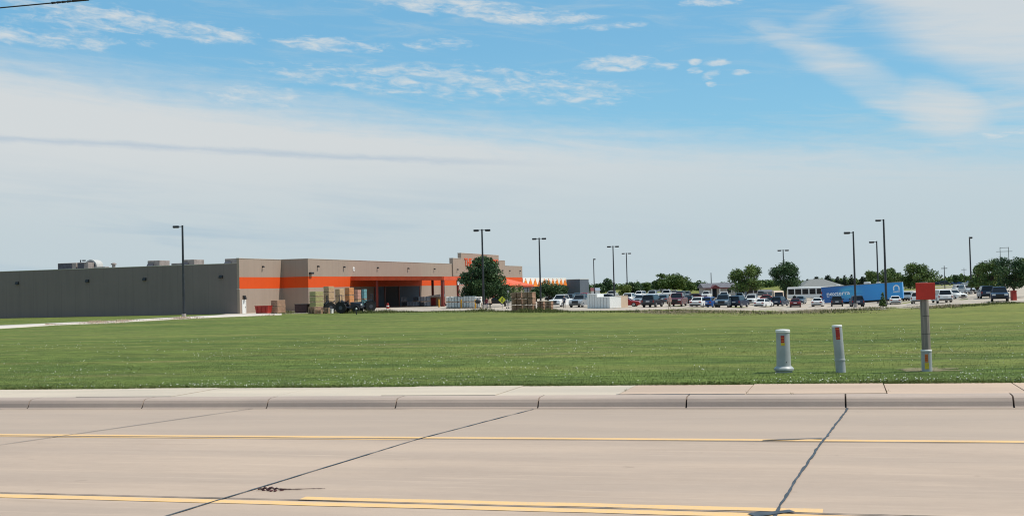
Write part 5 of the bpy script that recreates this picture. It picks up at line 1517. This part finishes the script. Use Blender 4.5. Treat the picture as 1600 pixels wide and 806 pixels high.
far_pole(1112, 300, 426, 'thin dark mast behind the gabled porch of the house')
far_pole(1476.5, 330, 415, 'pole with a crossarm above the large white suv at the right', .9)
far_pole(1507, 520, 418.5, 'thin far pole left of the trees at the right edge', 1.2)
far_pole(996, 420, 437, 'short thin pole in the far row right of the yellow green tree')
t = thing('transmission_tower', 'double poled power line frame over the trees at the right edge', 'pylon', GD(1571, 560), 0)
h = at(1571, 386, 560)[2] - t.location.z
for x in (-2.1, 2.1):
    mb = MB(); mb.cyl((x, 0, -.5), (x, 0, h), .2, .14, 8); mb.build('pole', mat('weathered_pole', (.16, .16, .17), .8) if x < 0 else bpy.data.materials['weathered_pole'], t)
for z, w in ((h - .4, 2.1), (h - 2.3, 4.0)):
    mb = MB(); mb.box(-w, w, -.12, .12, z, z + .22); mb.build('crossarm', bpy.data.materials['weathered_pole'], t)
t = thing('utility_box', 'upright red box under the dark tree at the right edge', 'box', G(1584, 469.5), radians(10))
mb = MB(); mb.box(-.28, .28, -.25, .25, 0, 1.15, bev=.03); mb.build('cabinet', M['bin_red'], t); mb = MB(); mb.box(-.32, .32, -.29, .29, 1.15, 1.22); mb.build('lid', M['bin_red'], t)

# ------------------------------------------------------------------ utility markers on the near lawn
M['pvc'] = mat('grey_green_plastic', (.31, .33, .335), .45, var=.10, scale=4, spec=.4)
M['pvc_lit'] = mat('sunlit_cap_plastic', (.62, .62, .60), .45, var=.06, scale=5)  # sun on the tops and rims, put into a paler colour
M['label_red'] = mat('warning_label_red', (.34, .018, .014), .5, var=.12, scale=20)
M['label_orange'] = mat('warning_label_orange', (.60, .17, .02), .5, var=.12, scale=20)
M['label_yellow'] = mat('warning_label_yellow', (.60, .42, .03), .5, var=.15, scale=20)


def wrap_label(name, m, parent, r, z0, z1, a0, a1, mx=None, n=6):
    """A sticker bent round a cylinder of radius r; angles in degrees, -90 looks at the road."""
    mb = MB(); P = []
    for rr in (r, r + .0025):
        P.append([[(rr * cos(radians(a0 + (a1 - a0) * i / n)), rr * sin(radians(a0 + (a1 - a0) * i / n)), z) for i in range(n + 1)] for z in (z0, z1)])
    o = P[1]; i_ = P[0]; vs = o[0] + o[1] + i_[0] + i_[1]; k = n + 1
    fs = [(i, i + 1, k + i + 1, k + i) for i in range(n)] + [(k + i, k + i + 1, 3 * k + i + 1, 3 * k + i) for i in range(n)] + [(i + 1, i, 2 * k + i, 2 * k + i + 1) for i in range(n)] + [(0, k, 3 * k, 2 * k), (n, 2 * k + n, 3 * k + n, k + n)]
    mb.add(vs, fs, 0, mx); return mb.build(name, m, parent)


g = G(1225, 581.5); sp = FPX / g.y; hp = 66.5 / sp
t = thing('cable_pedestal', 'thick grey green round cable pedestal with a flared foot on the lawn', 'pedestal', g, 0, None)
rr = 11.6 / sp
mb = MB(); mb.lathe([(rr * .98, .09), (rr * .96, .11), (rr * .90, hp * .55), (rr * .885, hp - .06), (rr * .885, hp - .05)], 28); bd = mb.build('body', M['pvc'], t, True)
mb = MB(); mb.lathe([(rr * .91, hp - .055), (rr * .955, hp - .05), (rr * .96, hp - .012), (rr * .90, hp), (rr * .3, hp + .006), (.002, hp + .007)], 28); mb.build('cap', M['pvc_lit'], t, True)
mb = MB(); mb.lathe([(rr * 1.02, -.05), (rr * 1.10, 0.0), (rr * 1.13, .03), (rr * 1.30, .045), (rr * 1.30, .075), (rr * 1.12, .10), (rr * .98, .115)], 28); mb.build('foot_ring', M['pvc'], t, True)
lb = wrap_label('warning_label', M['label_red'], bd, rr * .898, hp - .235, hp - .105, -122, -92)
wrap_label('label_base', M['label_yellow'], bd, rr * .902, hp - .285, hp - .237, -122, -90)
for k in range(2): wrap_label('label_line', M['label_orange'], lb, rr * .902, hp - .16 - k * .045, hp - .148 - k * .045, -118, -96)
mb = MB(); mb.cyl((.02, -rr * .955, .19), (.02, -rr * .93, .19), .009, n=10); mb.build('lock_hole', M['dark'], bd)

g = G(1314, 581.5); sp = FPX / g.y; hp = 72 / sp; rr = 7.6 / sp
t = thing('cable_marker', 'thin leaning grey marker tube with a sunlit white top and red label', 'marker post', g, 0, None); t.rotation_euler = (0, radians(-3.2), 0)
mb = MB(); mb.lathe([(rr, -.1), (rr, hp * .25), (rr * 1.09, hp * .252), (rr * 1.09, hp * .285), (rr * 1.0, hp * .29), (rr * 1.0, hp - .01)], 22); bd = mb.build('tube', M['pvc'], t, True)
mb = MB(); mb.lathe([(rr * .99, hp - .012), (rr * 1.03, hp - .01), (rr * 1.03, hp + .008), (rr * .96, hp + .018), (.002, hp + .022)], 22); mb.build('cap', M['pvc_lit'], t, True)
lb = wrap_label('warning_label', M['label_red'], bd, rr * 1.006, hp - .235, hp - .018, -126, -80)
wrap_label('label_line', M['label_orange'], lb, rr * 1.035, hp - .205, hp - .196, -123, -83); wrap_label('label_line', M['label_orange'], lb, rr * 1.035, hp - .05, hp - .042, -123, -83)

m, nt, b = new_mat('weathered_grey_wood'); X.nt = nt; tc = nt.nodes.new('ShaderNodeTexCoord'); x, y, z = sep(tc.outputs['Object'])
gr = noise(comb(x * 34, y * 34, z * 1.6), 1.0, 6, .65); cr = noise(comb(x * 18, y * 18, z * .7 + 4), 1.0, 3, .5)
cc = mix(smooth(gr, .3, .7), (.130, .112, .098), (.27, .235, .20)); cc = mix(smooth(cr, .62, .70) * .8, cc, (.035, .03, .028)); nt.links.new(cc, b.inputs['Base Color']); b.inputs['Roughness'].default_value = .9
bp = nt.nodes.new('ShaderNodeBump'); bp.inputs['Strength'].default_value = .7; bp.inputs['Distance'].default_value = .01; nt.links.new(gr.s, bp.inputs['Height']); nt.links.new(bp.outputs[0], b.inputs['Normal'])
g = G(1448.5, 580); sp = FPX / g.y; hp = 139 / sp; rr = 6.6 / sp
t = thing('sign_pole', 'weathered grey wooden post carrying a blank red plate near the sidewalk', 'post', g, 0, None)
mb = MB(); mb.tube([(0, 0, -.2), (0, 0, hp * .33), (-.004, 0, hp * .66), (-.008, 0, hp - .015), (-.008, 0, hp)], [rr * 1.05, rr * 1.0, rr * .97, rr * .95, rr * .90], 16); ps = mb.build('wooden_post', m, t, True)
zs = hp - 12 / sp; w2 = 15 / sp
mb = MB(); mb.box(-w2 - .012, w2 - .012, -rr - .022, -rr - .012, zs - 19.5 / sp * .55 - .05, zs + 19.5 / sp * .45 + .025, bev=.002); sg = mb.build('red_plate', mat('sun_faded_red', (.50, .022, .010), .5, var=.08, scale=6), t)
for z in (hp * .62, hp * .42):
    mb = MB(); mb.lathe([(rr * 1.01, z), (rr * 1.02, z + .008)], 16, cap=False); mb.build('wire_band', M['dark'], ps)
hs = 34 / sp
t = thing('conduit_sleeve', 'short grey plastic sleeve with a sunlit white rim round the foot of the wooden post', 'sleeve', g, 0, None)
mb = MB(); mb.lathe([(rr * 1.22, -.1), (rr * 1.18, hs - .03)], 20); bd = mb.build('sleeve_body', M['pvc'], t, True)
mb = MB(); mb.lathe([(rr * 1.20, hs - .03), (rr * 1.27, hs - .028), (rr * 1.27, hs - .006), (rr * 1.18, hs), (rr * 1.06, hs)], 20); mb.build('rim', M['pvc_lit'], t, True)
lb = wrap_label('warning_label', M['label_orange'], bd, rr * 1.215, hs - .215, hs - .075, -128, -94); wrap_label('label_base', M['label_yellow'], bd, rr * 1.225, hs - .335, hs - .225, -132, -88)
for k in range(3): wrap_label('label_line', M['label_red'], lb, rr * 1.235, hs - .11 - k * .035, hs - .095 - k * .035, -124, -98)
# bare soil round the feet
M['soil'] = mat('bare_soil', (.150, .130, .062), .95, var=.4, scale=9)
for px, py, rx, ry, sd in ((1450, 577.5, .5, .2, 1),):
    c = G(px, py); r = np.random.default_rng(sd); mb = MB(); k = 26; vs = []
    for i in range(k):
        q = 1 + r.normal(0, .28); xx = c.x + rx * q * cos(2 * pi * i / k); yy = c.y + ry * q * sin(2 * pi * i / k) * 2.2; vs.append((xx, yy, float(zter(xx, yy)) + .006))
    mb.add(vs, [range(k)]); tag(mb.build('soil_patch', M['soil']), kind='structure')

# ------------------------------------------------------------------ overhead cable and road debris
P = [at(-900, 88, 37), at(-450, 51, 33), at(0, 12.8, 29), at(85, 5.0, 28.3), at(145, -.6, 27.8), at(650, -52, 24), at(1300, -105, 20)]
t = thing('overhead_cable', 'dark overhead cable with a clamp crossing the top left corner of the sky', 'cable', P[2], 0)
L = [Vector(p) - Vector(P[2]) for p in P]
M['cable'] = mat('cable_black', (.012, .014, .018), .6)
mb = MB(); mb.tube(L, .017, 6); mb.build('cable', M['cable'], t)
a_, b_ = Vector(at(80, 5.4, 28.35)) - Vector(P[2]), Vector(at(112, 2.4, 28.1)) - Vector(P[2])
for k in range(4):
    c = a_.lerp(b_, (k + .5) / 4); d = (b_ - a_).normalized(); mb = MB(); mb.cyl(c - d * .06, c + d * .06, .032, .026, 8); mb.build('clamp', M['cable'], t)
c1, c2 = Vector(at(113, 2.2, 28.05)) - Vector(P[2]), Vector(at(138, 0, 27.85)) - Vector(P[2]); mb = MB(); mb.cyl(c1, c2, .03, n=8); mb.build('splice_sleeve', M['cable'], t)

a0, b0 = road_pt(403, 766); a1, b1 = road_pt(508, 764.5)
t = thing('road_debris', 'torn dark red strip of debris lying on the road', 'debris', (a0 * RA[0] + b0 * NB[0], a0 * RA[1] + b0 * NB[1], GRADE * a0 + .004), -TH)
Ld = a1 - a0; r = random.Random(9); mb = MB(); pts = []
for i in range(30):
    f = i / 29; pts.append((f * Ld, (b1 - b0) * f + .01 * sin(f * 9), .006 + (.004 if f > .3 else .02 * r.random())))
mb.tube(pts, [(.012 if p[0] < Ld * .3 else .008 - .006 * p[0] / Ld) * r.uniform(.7, 1.3) for p in pts], 6); mb.build('strip', mat('debris_dark', (.05, .022, .022), .7, var=.4, scale=12), t)
for x, z, s in ((.06, .003, .008), (.11, .004, .011), (.15, .005, .014), (.19, .006, .014), (.24, .004, .010)):
    mb = MB(); mb.lathe([(s * .2, -s * .5), (s, -s * .2), (s * .8, s * .35), (s * .15, s * .6)], 7, 0, Matrix.Translation((x, r.uniform(-.02, .02), z)) @ Matrix.Rotation(r.uniform(0, 3), 4, 'Z') @ Matrix.Scale(2.4, 4, (1, 0, 0))); mb.build('crumpled_lump', mat('debris_red', (.075, .024, .024), .7, var=.4, scale=20) if x < .1 else bpy.data.materials['debris_red'], t)
